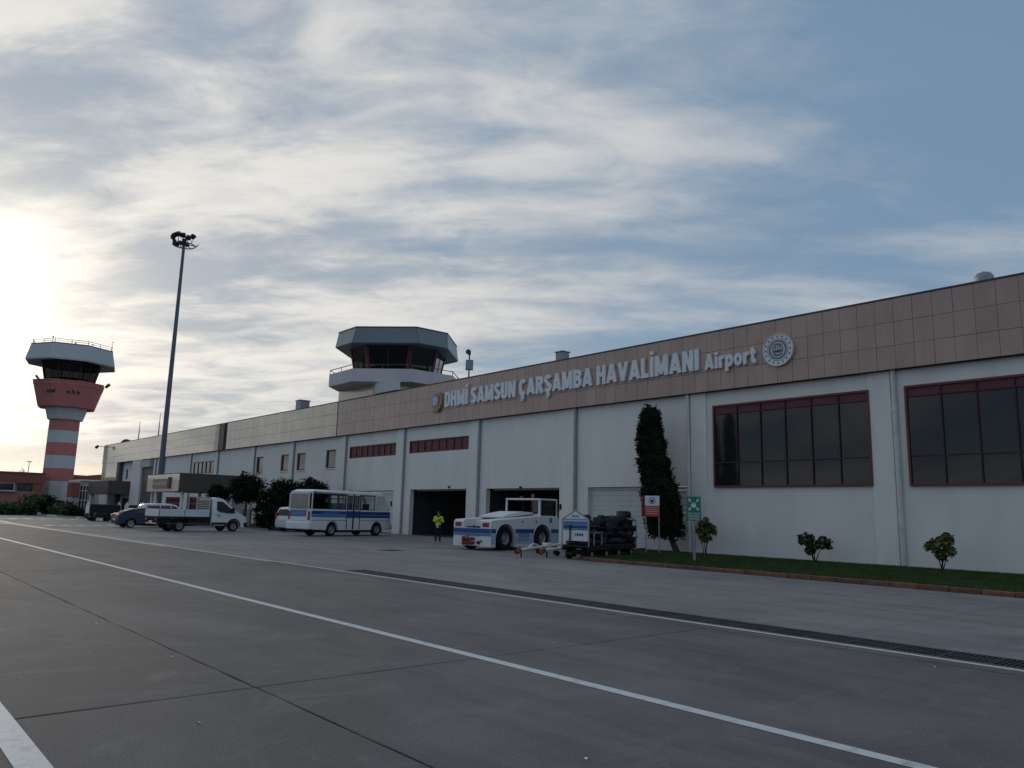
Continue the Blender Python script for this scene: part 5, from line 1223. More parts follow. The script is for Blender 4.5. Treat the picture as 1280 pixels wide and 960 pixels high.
    for k in range(3): MB().cbox(-hw, y0-0.015, 0.985+k*0.155, hw, y0+0.015, 0.985+(k+1)*0.155-0.008, 0.006).build('tail_plank', SIGNW, t)
    for x in (-hw+0.05, hw-0.05): MB().box(x-0.03, 0.22, 0.98, x+0.03, 0.28, 2.25).build('headboard_post', CREAM, t)
    for k in range(7): MB().box(-hw+0.08, 0.235, 1.45+k*0.125, hw-0.08, 0.265, 1.51+k*0.125).build('headboard_slat', CREAM, t)
    MB().box(-hw+0.0, 0.21, 2.25, hw-0.0, 0.33, 2.32).build('headboard_rail', CREAM, t)
    for x in (-0.82, 0.62): MB().cbox(x, y0-0.06, 0.70, x+0.22, y0+0.02, 0.82, 0.015).build('tail_light', REDL, t)
    MB().box(-0.26, y0-0.06, 0.56, 0.26, y0-0.04, 0.68).build('number_plate', SIGNW, t)
    MB().box(-0.8, y0-0.03, 0.48, 0.8, y0+0.05, 0.56).build('rear_bar', CHROME, t)
    return t
# ---- generic car bodies
def carlike(name, label, cat, loc, rz, m, prof, yr, yf, wr, W, glassz, roofm=None, side=None, wind=None, rear=None, rimm=RIM, th=0.2, tail=None, head=None, group=None, extra=None):
    hw = W/2; t = thing(name, label, cat, loc, rz, group, True)
    body = prof+[(yf+(wr+0.07)*math.cos(R(a_)), wr+(wr+0.07)*math.sin(R(a_))) for a_ in range(-10, 191, 16)]+[(yr+(wr+0.07)*math.cos(R(a_)), wr+(wr+0.07)*math.sin(R(a_))) for a_ in range(-10, 191, 16)]
    ymin = min(p[0] for p in prof); ymax = max(p[0] for p in prof); zmax = max(p[1] for p in prof)
    def xz(y, z):
        q = 1-th*max(0, min(1, (z-glassz)/(zmax-glassz)))
        e = max(0, (y-(ymax-0.7))/0.7); q *= 1-0.13*e*e
        e = max(0, ((ymin+0.6)-y)/0.6); q *= 1-0.09*e*e
        q *= 1-0.03*max(0, (0.45-z)/0.3)
        return q
    lays = [(-1, .06, 1.2), (-0.97, .02, 0.5), (-0.86, 0, 0), (0, -0.02, 0), (0.86, 0, 0), (0.97, .02, 0.5), (1, .06, 1.2)]; n = len(body); vs = []; fs = []
    for fx_, dz_, k in lays:
        for y, z in body:
            up = max(0, min(1, (z-glassz)/(zmax-glassz))); vs.append((fx_*hw*xz(y, z), y*(1-0.006*k), z-dz_*up))
    for k in range(len(lays)-1): fs += [(k*n+i, k*n+(i+1) % n, (k+1)*n+(i+1) % n, (k+1)*n+i) for i in range(n)]
    fs += [tuple(range(n-1, -1, -1)), tuple(range((len(lays)-1)*n, len(lays)*n))]
    b = MB(); b.add(vs, fs); b.build('body', m, t, smooth=True)
    for s in (1, -1):
        for poly in side or []:
            P = lambda y, z: (s*(hw*xz(y, z)+0.004), y, z); n2 = len(poly)
            MB().add([P(y, z) for y, z in poly]+[(P(y, z)[0]-0.015*s, y, z) for y, z in poly], [tuple(range(n2)), tuple(range(2*n2-1, n2-1, -1))]+[(i, (i+1) % n2, n2+(i+1) % n2, n2+i) for i in range(n2)]).build('side_window', DARKP, t)
            
        wheel(t, s*(hw-0.10), yr, wr, 0.20, wr*0.66, s, rimm); wheel(t, s*(hw-0.10), yf, wr, 0.20, wr*0.66, s, rimm)
        if tail: y, z, dy, dzz, w_ = tail; MB().cbox(s*(hw*0.93)-w_*(1 if s > 0 else 0), y, z, s*(hw*0.93)+(0 if s > 0 else w_), y+dy, z+dzz, 0.02).build('tail_light', REDL, t)
        if head: y, z, dy, dzz, w_ = head; MB().cbox(s*(hw*0.86)-w_*(1 if s > 0 else 0), y, z, s*(hw*0.86)+(0 if s > 0 else w_), y+dy, z+dzz, 0.02).build('headlight', LENS, t)
        MB().cbox(s*hw-0.02*s, wind[0][0]-0.35, glassz+0.02, s*(hw+0.17), wind[0][0]-0.22, glassz+0.18, 0.02).build('mirror', m, t)
        for dy in (0.1, 1.0): MB().box(s*hw*0.995, yr+0.65+dy, glassz-0.14, s*(hw+0.016), yr+0.85+dy, glassz-0.10).build('door_handle', m, t)
    for nm, pr_ in (('windscreen', wind), ('rear_window', rear)):
        if pr_:
            (ya, za), (yb, zb_) = pr_; wa, wb = hw*xz(ya, za)*0.84, hw*xz(yb, zb_)*0.80
            quadpane(t, [(-wa, ya, za), (wa, ya, za), (wb, yb, zb_), (-wb, yb, zb_)], nm, AUTOG, 0.03)
    MB().box(-0.26, ymin-0.012, 0.52 if not extra else extra, 0.26, ymin+0.02, (0.52 if not extra else extra)+0.12).build('number_plate', SIGNW, t)
    MB().box(-hw*0.7, ymin+0.3, 0.16, hw*0.7, ymax-0.3, 0.32).build('underbody', CHASSIS, t)
    return t
def sedan(loc, rz):
    prof = [(-2.2, 0.28), (-2.28, 0.5), (-2.27, 0.78), (-2.22, 0.98), (-2.12, 1.04), (-1.9, 1.08), (-1.1, 1.34), (-0.6, 1.43), (0.0, 1.47), (0.45, 1.43), (1.25, 1.02), (1.9, 0.90), (2.22, 0.74), (2.32, 0.55), (2.30, 0.28), (1.95, 0.22)]
    return carlike('sedan_car', 'dark navy blue sedan parked behind the white dropside truck', 'car', loc, rz, NAVY, prof, -1.38, 1.38, 0.325, 1.80, 0.92,
        side=[[(-1.28, 1.04), (-0.72, 1.30), (-0.25, 1.37), (-0.25, 0.98)], [(-0.18, 0.98), (-0.18, 1.37), (0.32, 1.34), (0.98, 0.99)]], wind=[(1.22, 1.05), (0.50, 1.41)], rear=[(-1.84, 1.150), (-1.06, 1.402)], rimm=CHROME, tail=(-2.29, 0.78, 0.2, 0.15, 0.36), head=(2.08, 0.62, 0.2, 0.15, 0.35), th=0.30)
def boxvan(label, loc, rz):
    prof = [(-2.08, 0.30), (-2.16, 0.5), (-2.17, 0.95), (-2.10, 1.25), (-1.96, 1.68), (-1.82, 1.78), (-1.0, 1.83), (0.1, 1.80), (0.55, 1.72), (1.42, 1.12), (1.9, 0.98), (2.15, 0.80), (2.22, 0.5), (2.16, 0.28)]
    return carlike('small_van', label, 'van', loc, rz, WPAINT, prof, -1.32, 1.36, 0.32, 1.80, 1.0,
        side=[[(-1.85, 1.10), (-1.72, 1.62), (-0.75, 1.66), (-0.75, 1.08)], [(-0.68, 1.08), (-0.68, 1.66), (0.10, 1.66), (0.10, 1.08)], [(0.17, 1.08), (0.17, 1.65), (0.5, 1.60), (1.15, 1.10)]], wind=[(1.44, 1.15), (0.62, 1.70)], rear=[(-2.135, 1.16), (-1.985, 1.62)], tail=(-2.20, 0.86, 0.14, 0.52, 0.17), head=(2.0, 0.68, 0.2, 0.18, 0.34), th=0.16, extra=0.78)

# ---- aircraft tow tractor
def tow_tractor(loc, rz):
    W, L = 2.35, 5.4; hw = W/2; y0, y1 = -2.7, 2.7
    t = thing('tow_tractor', 'white and blue aircraft tow tractor with red beacon before the open garage', 'tow tractor', loc, rz, local=True)
    yr, yf, wr = -1.62, 1.30, 0.56; g_ = 0.18
    prof = [(y0, g_), (y0, 1.33), (y0+0.08, 1.40), (1.2, 1.66), (y1-0.12, 1.66), (y1, 1.5), (y1, 0.35), (y1-0.15, g_+0.05)]
    prof += [(yf+0.74, g_)]+[(yf+0.74*math.cos(R(a_)), 0.50+0.74*math.sin(R(a_))) for a_ in range(0, 181, 15)]+[(yf-0.74, g_), (yr+0.74, g_)]+[(yr+0.74*math.cos(R(a_)), 0.50+0.74*math.sin(R(a_))) for a_ in range(0, 181, 15)]+[(yr-0.74, g_)]
    for s in (1, -1):      # side casings
        b = MB(); x0, x1 = s*0.52, s*hw
        b.layers(prof, [(x0, ident), (s*(hw-0.04), ident), (x1, lambda y, z: (y*0.994, z-(0.03 if z > 1.3 else 0)))]); b.build('side_casing', WPAINT, t, smooth=True)
    cp_ = [(y0+0.02, g_+0.02), (y0+0.02, 1.02), (y0+0.75, 1.05), (y0+0.8, 1.36), (1.2, 1.58), (y1-0.1, 1.58), (y1-0.04, 0.4), (y1-0.2, g_+0.02)]
    MB().prism(cp_, -0.519, 0.519, 'x').build('centre_body', WPAINT, t)
    MB().box(-0.45, y0+0.10, 1.055, 0.45, y0+0.7, 1.09).build('hitch_tray', CHASSIS, t)
    hd = MB(); hd.prism([(-1.35, 1.50), (1.05, 1.74), (1.1, 1.80), (0.2, 1.84), (-0.7, 1.72), (-1.4, 1.56)], -0.72, 0.72, 'x'); hd.build('bonnet', SIGNW, t)
    # cab
    ca, cb_, zb_, zt_ = 1.12, 2.62, 1.66, 2.42
    MB().cbox(-hw+0.06, ca-0.03, zt_, hw-0.06, cb_+0.02, zt_+0.09, 0.03).build('cab_roof', WPAINT, t)
    for x in (-hw+0.12, hw-0.12):
        for y in (ca+0.05, cb_-0.05): MB().box(x-0.05, y-0.05, zb_-0.02, x+0.05, y+0.05, zt_).build('cab_pillar', WPAINT, t)
    MB().box(-hw+0.17, ca+0.03, zb_, hw-0.17, ca+0.07, zb_+0.08).build('cab_frame', WPAINT, t)
    MB().box(-hw+0.17, ca+0.035, zb_+0.08, hw-0.17, ca+0.05, zt_).build('rear_window', GLASST, t); MB().box(-hw+0.17, cb_-0.05, zb_, hw-0.17, cb_-0.035, zt_).build('windscreen', GLASST, t)
    for s in (1, -1):
        x = s*(hw-0.10)
        f = MB(); f.box(x-0.02, ca+0.10, zb_-0.3, x+0.025*s, ca+0.16, zt_); f.box(x-0.02, cb_-0.18, zb_-0.3, x+0.025*s, cb_-0.10, zt_); f.box(x-0.02, ca+0.16, zt_-0.05, x+0.025*s, cb_-0.18, zt_); d = f.build('cab_door_frame', BLACKP, t)
        MB().box(x-0.006, ca+0.16, zb_, x+0.006, cb_-0.18, zt_-0.05).build('pane', GLASST, d)
        rail(t, [(s*(hw+0.02), cb_-0.1, 1.7), (s*(hw+0.10), cb_-0.0, 1.95), (s*(hw+0.10), cb_, 2.3)], 0.015, 'mirror_arm', GALV)
        MB().cbox(s*(hw+0.10)-0.03, cb_-0.02, 1.98, s*(hw+0.10)+0.05, cb_+0.10, 2.28, 0.012).build('mirror', BLACKP, t)
    MB().cbox(-0.35, 1.75, 1.66, 0.35, 2.2, 2.15, 0.05).build('driver_seat', SEATM, t)
    bc = MB(); bc.cyl((0.35, 1.55, zt_+0.09), (0.35, 1.55, zt_+0.14), 0.10, 0.09, 12); bc.build('beacon_base', BLACKP, t)
    bc = MB(); bc.cyl((0.35, 1.55, zt_+0.14), (0.35, 1.55, zt_+0.33), 0.085, 0.06, 12); bc.build('beacon', REDL, t, smooth=True)
    MB().cbox(-0.5, 1.5, zt_+0.09, -0.35, 1.65, zt_+0.2, 0.02).build('beacon_lamp', REDL, t)
    # end face: stripes, lights, hitch
    Y = y0-0.004
    MB().box(-hw+0.01, Y-0.006, 0.80, hw-0.01, Y, 1.00).build('stripe', BLUES, t); MB().box(-hw+0.01, Y-0.006, 0.66, hw-0.01, Y, 0.79).build('stripe', BLUEL, t)
    for s in (1, -1):
        MB().cbox(s*0.86-0.19, Y-0.03, 1.08, s*0.86+0.19, Y+0.02, 1.27, 0.012).build('tail_light', REDL, t)
        # side stripes split round the arches
        for a, c in ((y0+0.02, yr-0.72), (yr+0.72, yf-0.72), (yf+0.72, y1-0.04)):
            MB().box(s*hw-0.004*s, a, 0.80, s*(hw+0.005), c, 1.0).build('stripe', BLUES, t)
            MB().box(s*hw-0.004*s, a, 0.30, s*(hw+0.005), c, 0.785).build('stripe', mat('pale_blue_panel', (0.36, 0.45, 0.55), 0.4), t)
        lg = MB(); xx = s*(hw+0.006)
        for k in range(5): lg.box(xx-0.001, -0.62+k*0.17, 0.58, xx+0.002, -0.50+k*0.17, 0.84-0.03*(k % 2))
        lg.box(xx-0.001, -0.7, 0.46, xx+0.002, 0.3, 0.52); lg.build('livery_mark', BLUEL, t)
        for yy in (-0.35, 0.75): MB().cyl((s*hw, yy, 1.35), (s*(hw+0.02), yy, 1.35), 0.05, 0.05, 10).build('fuel_cap', BLACKP, t)
        MB().box(s*hw, 1.85, 1.30, s*(hw+0.01), 2.1, 1.55).build('door_number', BLUEL, t)
        wheel(t, s*(hw-0.19), yr, wr, 0.36, 0.28, s, RIM); wheel(t, s*(hw-0.19), yf, wr, 0.36, 0.28, s, RIM)
    h = MB(); h.cbox(-0.42, y0-0.22, 0.28, 0.18, y0+0.02, 0.40, 0.02); h.cbox(-0.42, y0-0.22, 0.48, 0.18, y0+0.02, 0.58, 0.02); h.cyl((-0.12, y0-0.14, 0.22), (-0.12, y0-0.14, 0.68), 0.045, 0.045, 10); h.cbox(-0.55, y0-0.10, 0.24, -0.42, y0+0.02, 0.62, 0.02); h.build('tow_hitch', REDM, t)
    h = MB(); h.cyl((0.45, y0-0.08, 0.36), (0.45, y0+0.02, 0.36), 0.07, 0.07, 10); h.cyl((0.62, y0-0.06, 0.42), (0.62, y0+0.02, 0.42), 0.04, 0.04, 8); h.build('coupling', BLACKP, t)
    return t

B0 = ground(413.5, 671.2)
def place(P, local_xy, h):
    """origin so that the local point (x,y) falls on P with heading h (deg, + towards +X)"""
    a = R(-h); c, s = math.cos(a), math.sin(a); x, y = local_xy; return (P.x-(c*x-s*y), P.y-(s*x+c*y), 0.0), a
minibus(*place(ground(413.3, 670.6), (1.02, -1.85), -15))
truck(*place(ground(223.5, 664.4), (0.98, -1.75), -7))
sedan(*place(ground(162.5, 659.6), (0.85, -1.38), -2))
l, a = place(Vector((-67.5, 19.2, 0)), (0.9, -2.0), 0); boxvan('white van whose roof shows over the truck bed', l, a)
l, a = place(ground(344, 664), (-0.8, -2.1), -14); boxvan('white van showing its rear beside the minibus', l, a)
tow_tractor(*place(ground(630, 688.3), (1.1, -1.62), -10))

# ---- tow bars
def towbar(px0, py0, px1, py1, label):
    a, c = ground(px0, py0, 0.30), ground(px1, py1, 0.36); t = thing('tow_bar', label, 'tow bar', (a.x, a.y, 0), group='tow bars beside the tractor')
    d = (c-a).normalized(); n = Vector((-d.y, d.x, 0))
    b = MB(); b.cyl(a+d*0.25, c, 0.065, 0.065, 10); b.cyl(a+d*1.3+n*0.02, a+d*2.0+n*0.02+Vector((0, 0, 0.16)), 0.035, 0.035, 8); b.cyl(a+d*2.0+Vector((0, 0, .17)), a+d*2.7+Vector((0, 0, .10)), 0.035, 0.035, 8); b.build('bar', SIGNW, t)
    h = MB(); h.cyl(a-d*0.10-Vector((0, 0, .06)), a+d*0.25, 0.11, 0.09, 10); h.cyl(a-d*0.18-n*0.13-Vector((0, 0, .1)), a-d*0.06, 0.04, 0.06, 8); h.build('red_head', REDM, t)
    w = a.lerp(c, 0.62); 
    ax = MB(); ax.cyl(w-n*0.38+Vector((0, 0, -.12)), w+n*0.38+Vector((0, 0, -.12)), 0.03, 0.03, 8); ax.build('axle', SIGNW, t); MB().cbox(w.x-0.16, w.y-0.16, w.z-0.1, w.x+0.16, w.y+0.16, w.z+0.14, 0.03).build('axle_box', SIGNW, t)
    for s in (1, -1):
        q = w+n*0.40*s; q.z = 0.17; MB().cyl(q-n*0.05, q+n*0.05, 0.17, 0.17, 16).build('wheel', RUBBER, t)
    q = a+d*0.45; MB().cyl((q.x, q.y, 0.0), (q.x, q.y, q.z), 0.03, 0.03, 8).build('prop_leg', CHASSIS, t)
towbar(647, 687.5, 702, 680, 'white tow bar with red head lying nearest the tractor wheel')
towbar(677, 688, 724, 683.5, 'white tow bar with red head reaching towards the baggage cart')

# ---- baggage carts
def cart_base(t, W, L, panel=True, far=True):
    hw = W/2; y0, y1 = -L/2, L/2
    f = MB(); f.cbox(-hw, y0, 0.46, hw, y1, 0.56, 0.02); f.box(-hw, y0, 0.36, -hw+0.08, y1, 0.46); f.box(hw-0.08, y0, 0.36, hw, y1, 0.46); f.build('deck', CHASSIS, t)
    for y, on in ((y0+0.03, panel), (y1-0.03, far)):
        if not on: continue
        fr = MB(); z1, za = 1.56, 1.92
        for pa_, pb_ in (((-hw, y, .5), (-hw, y, z1)), ((hw, y, .5), (hw, y, z1)), ((-hw, y, z1), (0, y, za)), ((hw, y, z1), (0, y, za)), ((-hw, y, z1), (hw, y, z1))): fr.cyl(pa_, pb_, 0.028, 0.028, 8)
        e = fr.build('end_frame', GALV, t)
        tri = MB(); tri.prism([(-hw+0.06, z1+0.02), (hw-0.06, z1+0.02), (0, za-0.04)], y-0.012, y+0.012, 'y'); tri.build('gable_panel', SIGNW, e)
        if on == 2:
            MB().box(-hw+0.03, y-0.014, 0.72, hw-0.03, y+0.014, z1-0.03).build('end_panel', SIGNW, e)
    dwb = MB()
    for s in (1, -1):
        for y in (y0+0.42, y1-0.42):
            q = MB(); q.cyl((s*(hw-0.12)-0.07, y, 0.21), (s*(hw-0.12)+0.07, y, 0.21), 0.21, 0.21, 18); o = q.build('wheel', RUBBER, t); MB().cyl((s*(hw-0.12)-0.075, y, 0.21), (s*(hw-0.12)+0.075, y, 0.21), 0.10, 0.10, 12).build('rim', RIM, o)
    for y in (y0+0.42, y1-0.42): MB().cyl((-hw+0.1, y, 0.21), (hw-0.1, y, 0.21), 0.035, 0.035, 8).box(-0.3, y-0.1, 0.21, 0.3, y+0.1, 0.37).build('axle', CHASSIS, t)
    db = MB(); db.cyl((0, y0+0.2, 0.30), (0.0, y0-0.5, 0.24), 0.035, 0.035, 8); db.cyl((-0.12, y0-0.5, 0.24), (0.12, y0-0.5, 0.24), 0.04, 0.04, 8); db.build('drawbar', CHASSIS, t)
def bag(loc, rz, sx, sy, sz, m, label, seed, grp='luggage piled on the baggage carts', tilt=0.0):
    r_ = random.Random(seed); o = thing('suitcase', label, 'suitcase', loc, rz, grp, True); o.rotation_euler = (tilt, 0, rz)
    b = bmesh.new(); bmesh.ops.create_cube(b, size=1.0); bmesh.ops.scale(b, vec=(sx, sy, sz), verts=b.verts[:]); bmesh.ops.bevel(b, geom=b.edges[:], offset=min(sx, sy, sz)*0.14, segments=2, affect='EDGES')
    bmesh.ops.translate(b, vec=(0, 0, sz/2), verts=b.verts[:])
    for v_ in b.verts: v_.co += Vector((r_.uniform(-1, 1), r_.uniform(-1, 1), r_.uniform(-1, 1)))*0.012
    me = bpy.data.meshes.new('shell'); b.to_mesh(me); b.free(); me.materials.append(m); me.shade_smooth(); q = inst(me, 'shell', (0, 0, 0), o)
    hd = MB(); hd.tube([(-0.10, -sy/2+0.01, sz*0.8), (-0.10, -sy/2-0.05, sz*0.8), (0.10, -sy/2-0.05, sz*0.8), (0.10, -sy/2+0.01, sz*0.8)], 0.012, 6); hd.build('handle', BLACKP, o)
    zp = MB(); zp.box(-sx*0.36, -sy/2-0.008, sz*0.30, sx*0.36, -sy/2+0.01, sz*0.33); zp.build('zip', GALV, o)
CW, CL = 1.18, 2.2
ch = -17.0; ca_ = R(-ch)
cdir = Vector((-math.sin(ca_), math.cos(ca_), 0)); crt = Vector((math.cos(ca_), math.sin(ca_), 0))
near_end = ground(718.5, 699.5); c1 = near_end+cdir*(CL/2); c2 = c1+cdir*(CL+0.4)
carts = []
t = thing('baggage_cart', 'baggage cart with white and blue end panel hitched behind the tow bars', 'baggage cart', tuple(c1), ca_, 'baggage carts', True); cart_base(t, CW, CL, 2, 0); carts.append(t)
Yp = -CL/2+0.03-0.016
for z0_, z1_, m_ in ((1.33, 1.49, BLUEL), (1.14, 1.20, BLUEL)):
    MB().box(-CW/2+0.05, Yp-0.004, z0_, CW/2-0.05, Yp, z1_).build('panel_stripe', m_, t)
MB().box(-CW/2+0.05, Yp-0.004, 1.21, CW/2-0.05, Yp, 1.32).build('panel_stripe', BLUES, t)
lg = MB()
for k in range(5): lg.box(0.0+k*0.075, Yp-0.006, 0.92, 0.05+k*0.075, Yp, 1.02)
lg.build('panel_number', SIGNK, t)
for k in range(4): MB().box(-0.15+k*0.085, Yp-0.008, 1.64, -0.10+k*0.085, Yp+0.02, 1.72).build('gable_mark', EMBG, t)
MB().cyl((-0.2, -CL/2-0.05, 0.5), (-0.2, -CL/2-0.05, 1.35), 0.03, 0.03, 8).build('brake_lever', CHASSIS, t)
fr = MB(); 
for pa_, pb_ in (((CW/2, -CL/2+0.5, .56), (CW/2, -CL/2+0.5, 1.05)), ((CW/2, -CL/2+0.5, 1.05), (CW/2, -CL/2+1.2, 1.05)), ((CW/2, -CL/2+1.2, 1.05), (CW/2, -CL/2+1.2, .56))): fr.cyl(pa_, pb_, 0.03, 0.03, 8)
fr.build('side_hoop', GALV, t)
t2 = thing('baggage_cart', 'baggage cart under a tall pile of dark luggage before the closed shutter', 'baggage cart', tuple(c2), ca_, 'baggage carts', True); cart_base(t2, CW, CL, 0, 1); carts.append(t2)
fr = MB(); 
for pa_, pb_ in (((CW/2, CL/2-0.2, .56), (CW/2+0.12, CL/2-0.2, 0.9)),): fr.cyl(pa_, pb_, 0.03, 0.03, 8)
fr.build('side_lever', GALV, t2)
r_ = random.Random(9); kinds = [(LUG1, 'black'), (LUG2, 'navy'), (LUG3, 'charcoal')]
sizes = [('large', .48, .74, .30), ('medium', .42, .62, .26), ('small', .36, .52, .22), ('upright', .34, .46, .62), ('long', .36, .86, .34)]
spots = []
for ci, c0 in enumerate((c1, c2)):
    n0 = 3 if ci == 0 else 4; z = 0.565
    for layer in range(5):
        if layer == 4 and ci == 0: continue
        for i in range(n0-(layer > 2)-(ci == 0 and layer > 0)):
            for s in (-1, 1):
                if layer == 4 and (s == -1 or i in (0,)): continue
                off = -CL/2+0.42+(i+(0.5 if layer > 2 else 0)+(1 if ci == 0 and layer > 0 else 0))*(CL-0.75)/(n0-1)
                spots.append((ci, c0, layer, i, s, off))
k = 0
tiers = ['on the deck', 'in the second tier', 'in the third tier', 'in the fourth tier', 'on the very top']
used_l = {}
for ci, c0, layer, i, s, off in spots:
    kind = r_.randrange(5) if layer else r_.randrange(3)
    if layer == 3 and kind in (3,): kind = 0
    sn, sx, sy, sz = sizes[kind]; m_, cn = kinds[r_.choice([0, 0, 1, 2])]
    p_ = c0+cdir*(off+r_.uniform(-.08, .08))+crt*(s*0.27+r_.uniform(-.05, .05)); p_.z = 0.57+layer*0.27
    lb_ = '%s %s suitcase %s of the %s luggage cart' % (sn, cn, tiers[layer], 'striped-panel' if ci == 0 else 'fully piled')
    bag(tuple(p_), ca_+r_.uniform(-.7, .7), sx, sy, sz, m_, lb_, k, tilt=r_.uniform(-.3, .3) if layer else 0); k += 1
# far carts with dark covers
def cover_cart(c, label):
    t = thing('baggage_cart', label, 'baggage cart', tuple(c), 0, 'dark covered baggage carts', True); cart_base(t, 1.5, 2.9, 2, 2)
    b = MB(); b.cbox(-0.72, -1.38, 0.57, 0.72, 1.38, 1.62, 0.08); b.build('cover', TARP, t); b = MB()
    for k in range(5): b.box(0.72, -1.2+k*0.56, 0.6, 0.735, -1.14+k*0.56, 1.55)
    b.build('cover_strap', BLACKP, t)
cover_cart(Vector((-86.0, 20.6, 0)), 'dark covered baggage cart behind the navy sedan, its cover nearest the bushes')
cover_cart(Vector((-86.0, 24.2, 0)), 'dark covered baggage cart partly hidden by the navy sedan roof')
# old tyre-like planter and low dark trolley beside the far carts
q = ground(112.5, 647.5); o = thing('round_planter', 'round weathered planter at the kerb beside the covered carts', 'planter', (q.x, q.y, 0))
b = MB(); b.rings([[(q.x+rr*math.cos(2*math.pi*i/16), q.y+rr*math.sin(2*math.pi*i/16), z) for i in range(16)] for rr, z in ((0.5, 0), (0.62, 0.25), (0.62, 0.6), (0.5, 0.75), (0.42, 0.75), (0.4, 0.6))]); b.build('bowl', mat('planter_brown', (0.16, 0.11, 0.085), 0.85), o, smooth=True)
f = MB(); leaf_cloud(f, [(q.x+r_.gauss(0, .25), q.y+r_.gauss(0, .25), 0.7+abs(r_.gauss(0, .18)), (0, 0, 1)) for _ in range(160)], 0.16, r_); f.build('foliage', LEAFD, o, fixn=False)
q = ground(124, 651.5); o = thing('low_trolley', 'low dark flat trolley in front of the covered carts', 'trolley', (q.x, q.y, 0), 0, None, True)
MB().cbox(-0.6, -0.9, 0.34, 0.6, 0.9, 0.46, 0.02).build('deck', CHASSIS, o)
for s in (1, -1):
    for yy in (-0.6, 0.6): MB().cyl((s*0.5-0.06, yy, 0.18), (s*0.5+0.06, yy, 0.18), 0.18, 0.18, 14).build('wheel', RUBBER, o)
rail(o, [(0, -0.9, 0.4), (0, -1.5, 0.3)], 0.03, 'drawbar', CHASSIS); MB().cbox(-0.4, -0.5, 0.46, 0.4, 0.6, 0.78, 0.05).build('load', TARP, o)

for k, (px, py) in enumerate(((113, 779), (120, 779.5), (118, 815), (214, 822), (248, 904), (23, 849), (691, 804), (732, 949), (1168, 834))):
    q = ground(px, py); b = MB(); a = r_.uniform(0, 6.28); sz = 0.016+0.012*r_.random()
    b.add([(q.x+sz*math.cos(a), q.y+sz*math.sin(a), 0.004), (q.x+sz*.7*math.cos(a+1.7), q.y+sz*.7*math.sin(a+1.7), 0.012), (q.x+sz*math.cos(a+3.3), q.y+sz*math.sin(a+3.3), 0.005), (q.x+sz*.6*math.cos(a+4.9), q.y+sz*.6*math.sin(a+4.9), 0.010)], [(0, 1, 2, 3)])
    o = b.build('paper_scrap', SIGNW); tag(o, 'tiny pale scrap of litter lying on the concrete apron', 'litter', 'scraps of litter on the apron')

# ================================================================== SIGNS
def text_on(par, txt, cx, cz, h, y, m, loc0):
    me, w_ = glyph(txt, h/0.7, 0.004, 0.002, m); o = inst(me, 'lettering', (cx-w_/2-loc0[0], y-loc0[1], cz-loc0[2]), par); return o
# green assembly-point sign: faces the apron, turned towards the camera a little
gp = ground(868, 701, 0.09); s_ = (gp-Vector((0, 0, CAMH))).dot(FW)/FPX
yaw_s = R(36)
t = thing('assembly_point_sign', 'green assembly point sign with white symbols on a grey post', 'sign', tuple(gp), yaw_s, local=True)
w_, zb_, zt_ = 17.5*s_, (701-651.5)*s_, (701-621.5)*s_
MB().cyl((0, 0, -0.05), (0, 0, zb_+0.5), 0.055, 0.055, 12).build('post', GALV, t)
b = MB().cbox(-w_/2, -0.085, zb_, w_/2, -0.06, zt_, 0.006); b.build('board', GREEN, t)
hh = zt_-zb_; zc = zb_+hh*0.66; Yg = -0.088
for sx in (-1, 1):
    for sz in (-1, 1):
        a = (sx*w_*0.36, zc+sz*hh*0.24); c = (sx*w_*0.18, zc+sz*hh*0.11)
        d = Vector((c[0]-a[0], c[1]-a[1])).normalized(); n = Vector((-d.y, d.x))
        P = lambda k, q: (a[0]+d.x*k+n.x*q, a[1]+d.y*k+n.y*q)
        ln = math.hypot(c[0]-a[0], c[1]-a[1]); MB().prism([P(0, -.022), P(ln*.45, -.022), P(ln*.45, -.055), P(ln, 0), P(ln*.45, .055), P(ln*.45, .022), P(0, .022)], Yg-0.004, Yg+0.002, 'y').build('arrow', SIGNW, t)
for dx_, sc_ in ((0, 1.0), (-0.06, 0.8), (0.06, 0.8)):
    MB().cyl((dx_, Yg+0.002, zc+0.055*sc_+0.01), (dx_, Yg-0.003-0.001*sc_, zc+0.055*sc_+0.01), 0.026*sc_, 0.026*sc_, 12).build('figure_head', SIGNW, t)
    MB().prism([(dx_-0.035*sc_, zc-0.12*sc_), (dx_+0.035*sc_, zc-0.12*sc_), (dx_+0.045*sc_, zc+0.03*sc_), (dx_-0.045*sc_, zc+0.03*sc_)], Yg-0.003-0.001*sc_, Yg+0.002, 'y').build('figure', SIGNW, t)
for k, tx in enumerate(('ACİL DURUM', 'TOPLANMA', 'BÖLGESİ')):
    me, tw = glyph(tx, 0.10, 0.004, 0.001, SIGNW); q = inst(me, 'lettering', (-w_*0.42 if tw > w_*0.84 else -tw/2, Yg-0.003, zb_+hh*(0.26-0.105*k)-0.01), t); q.scale.x = min(1, w_*0.84/tw)
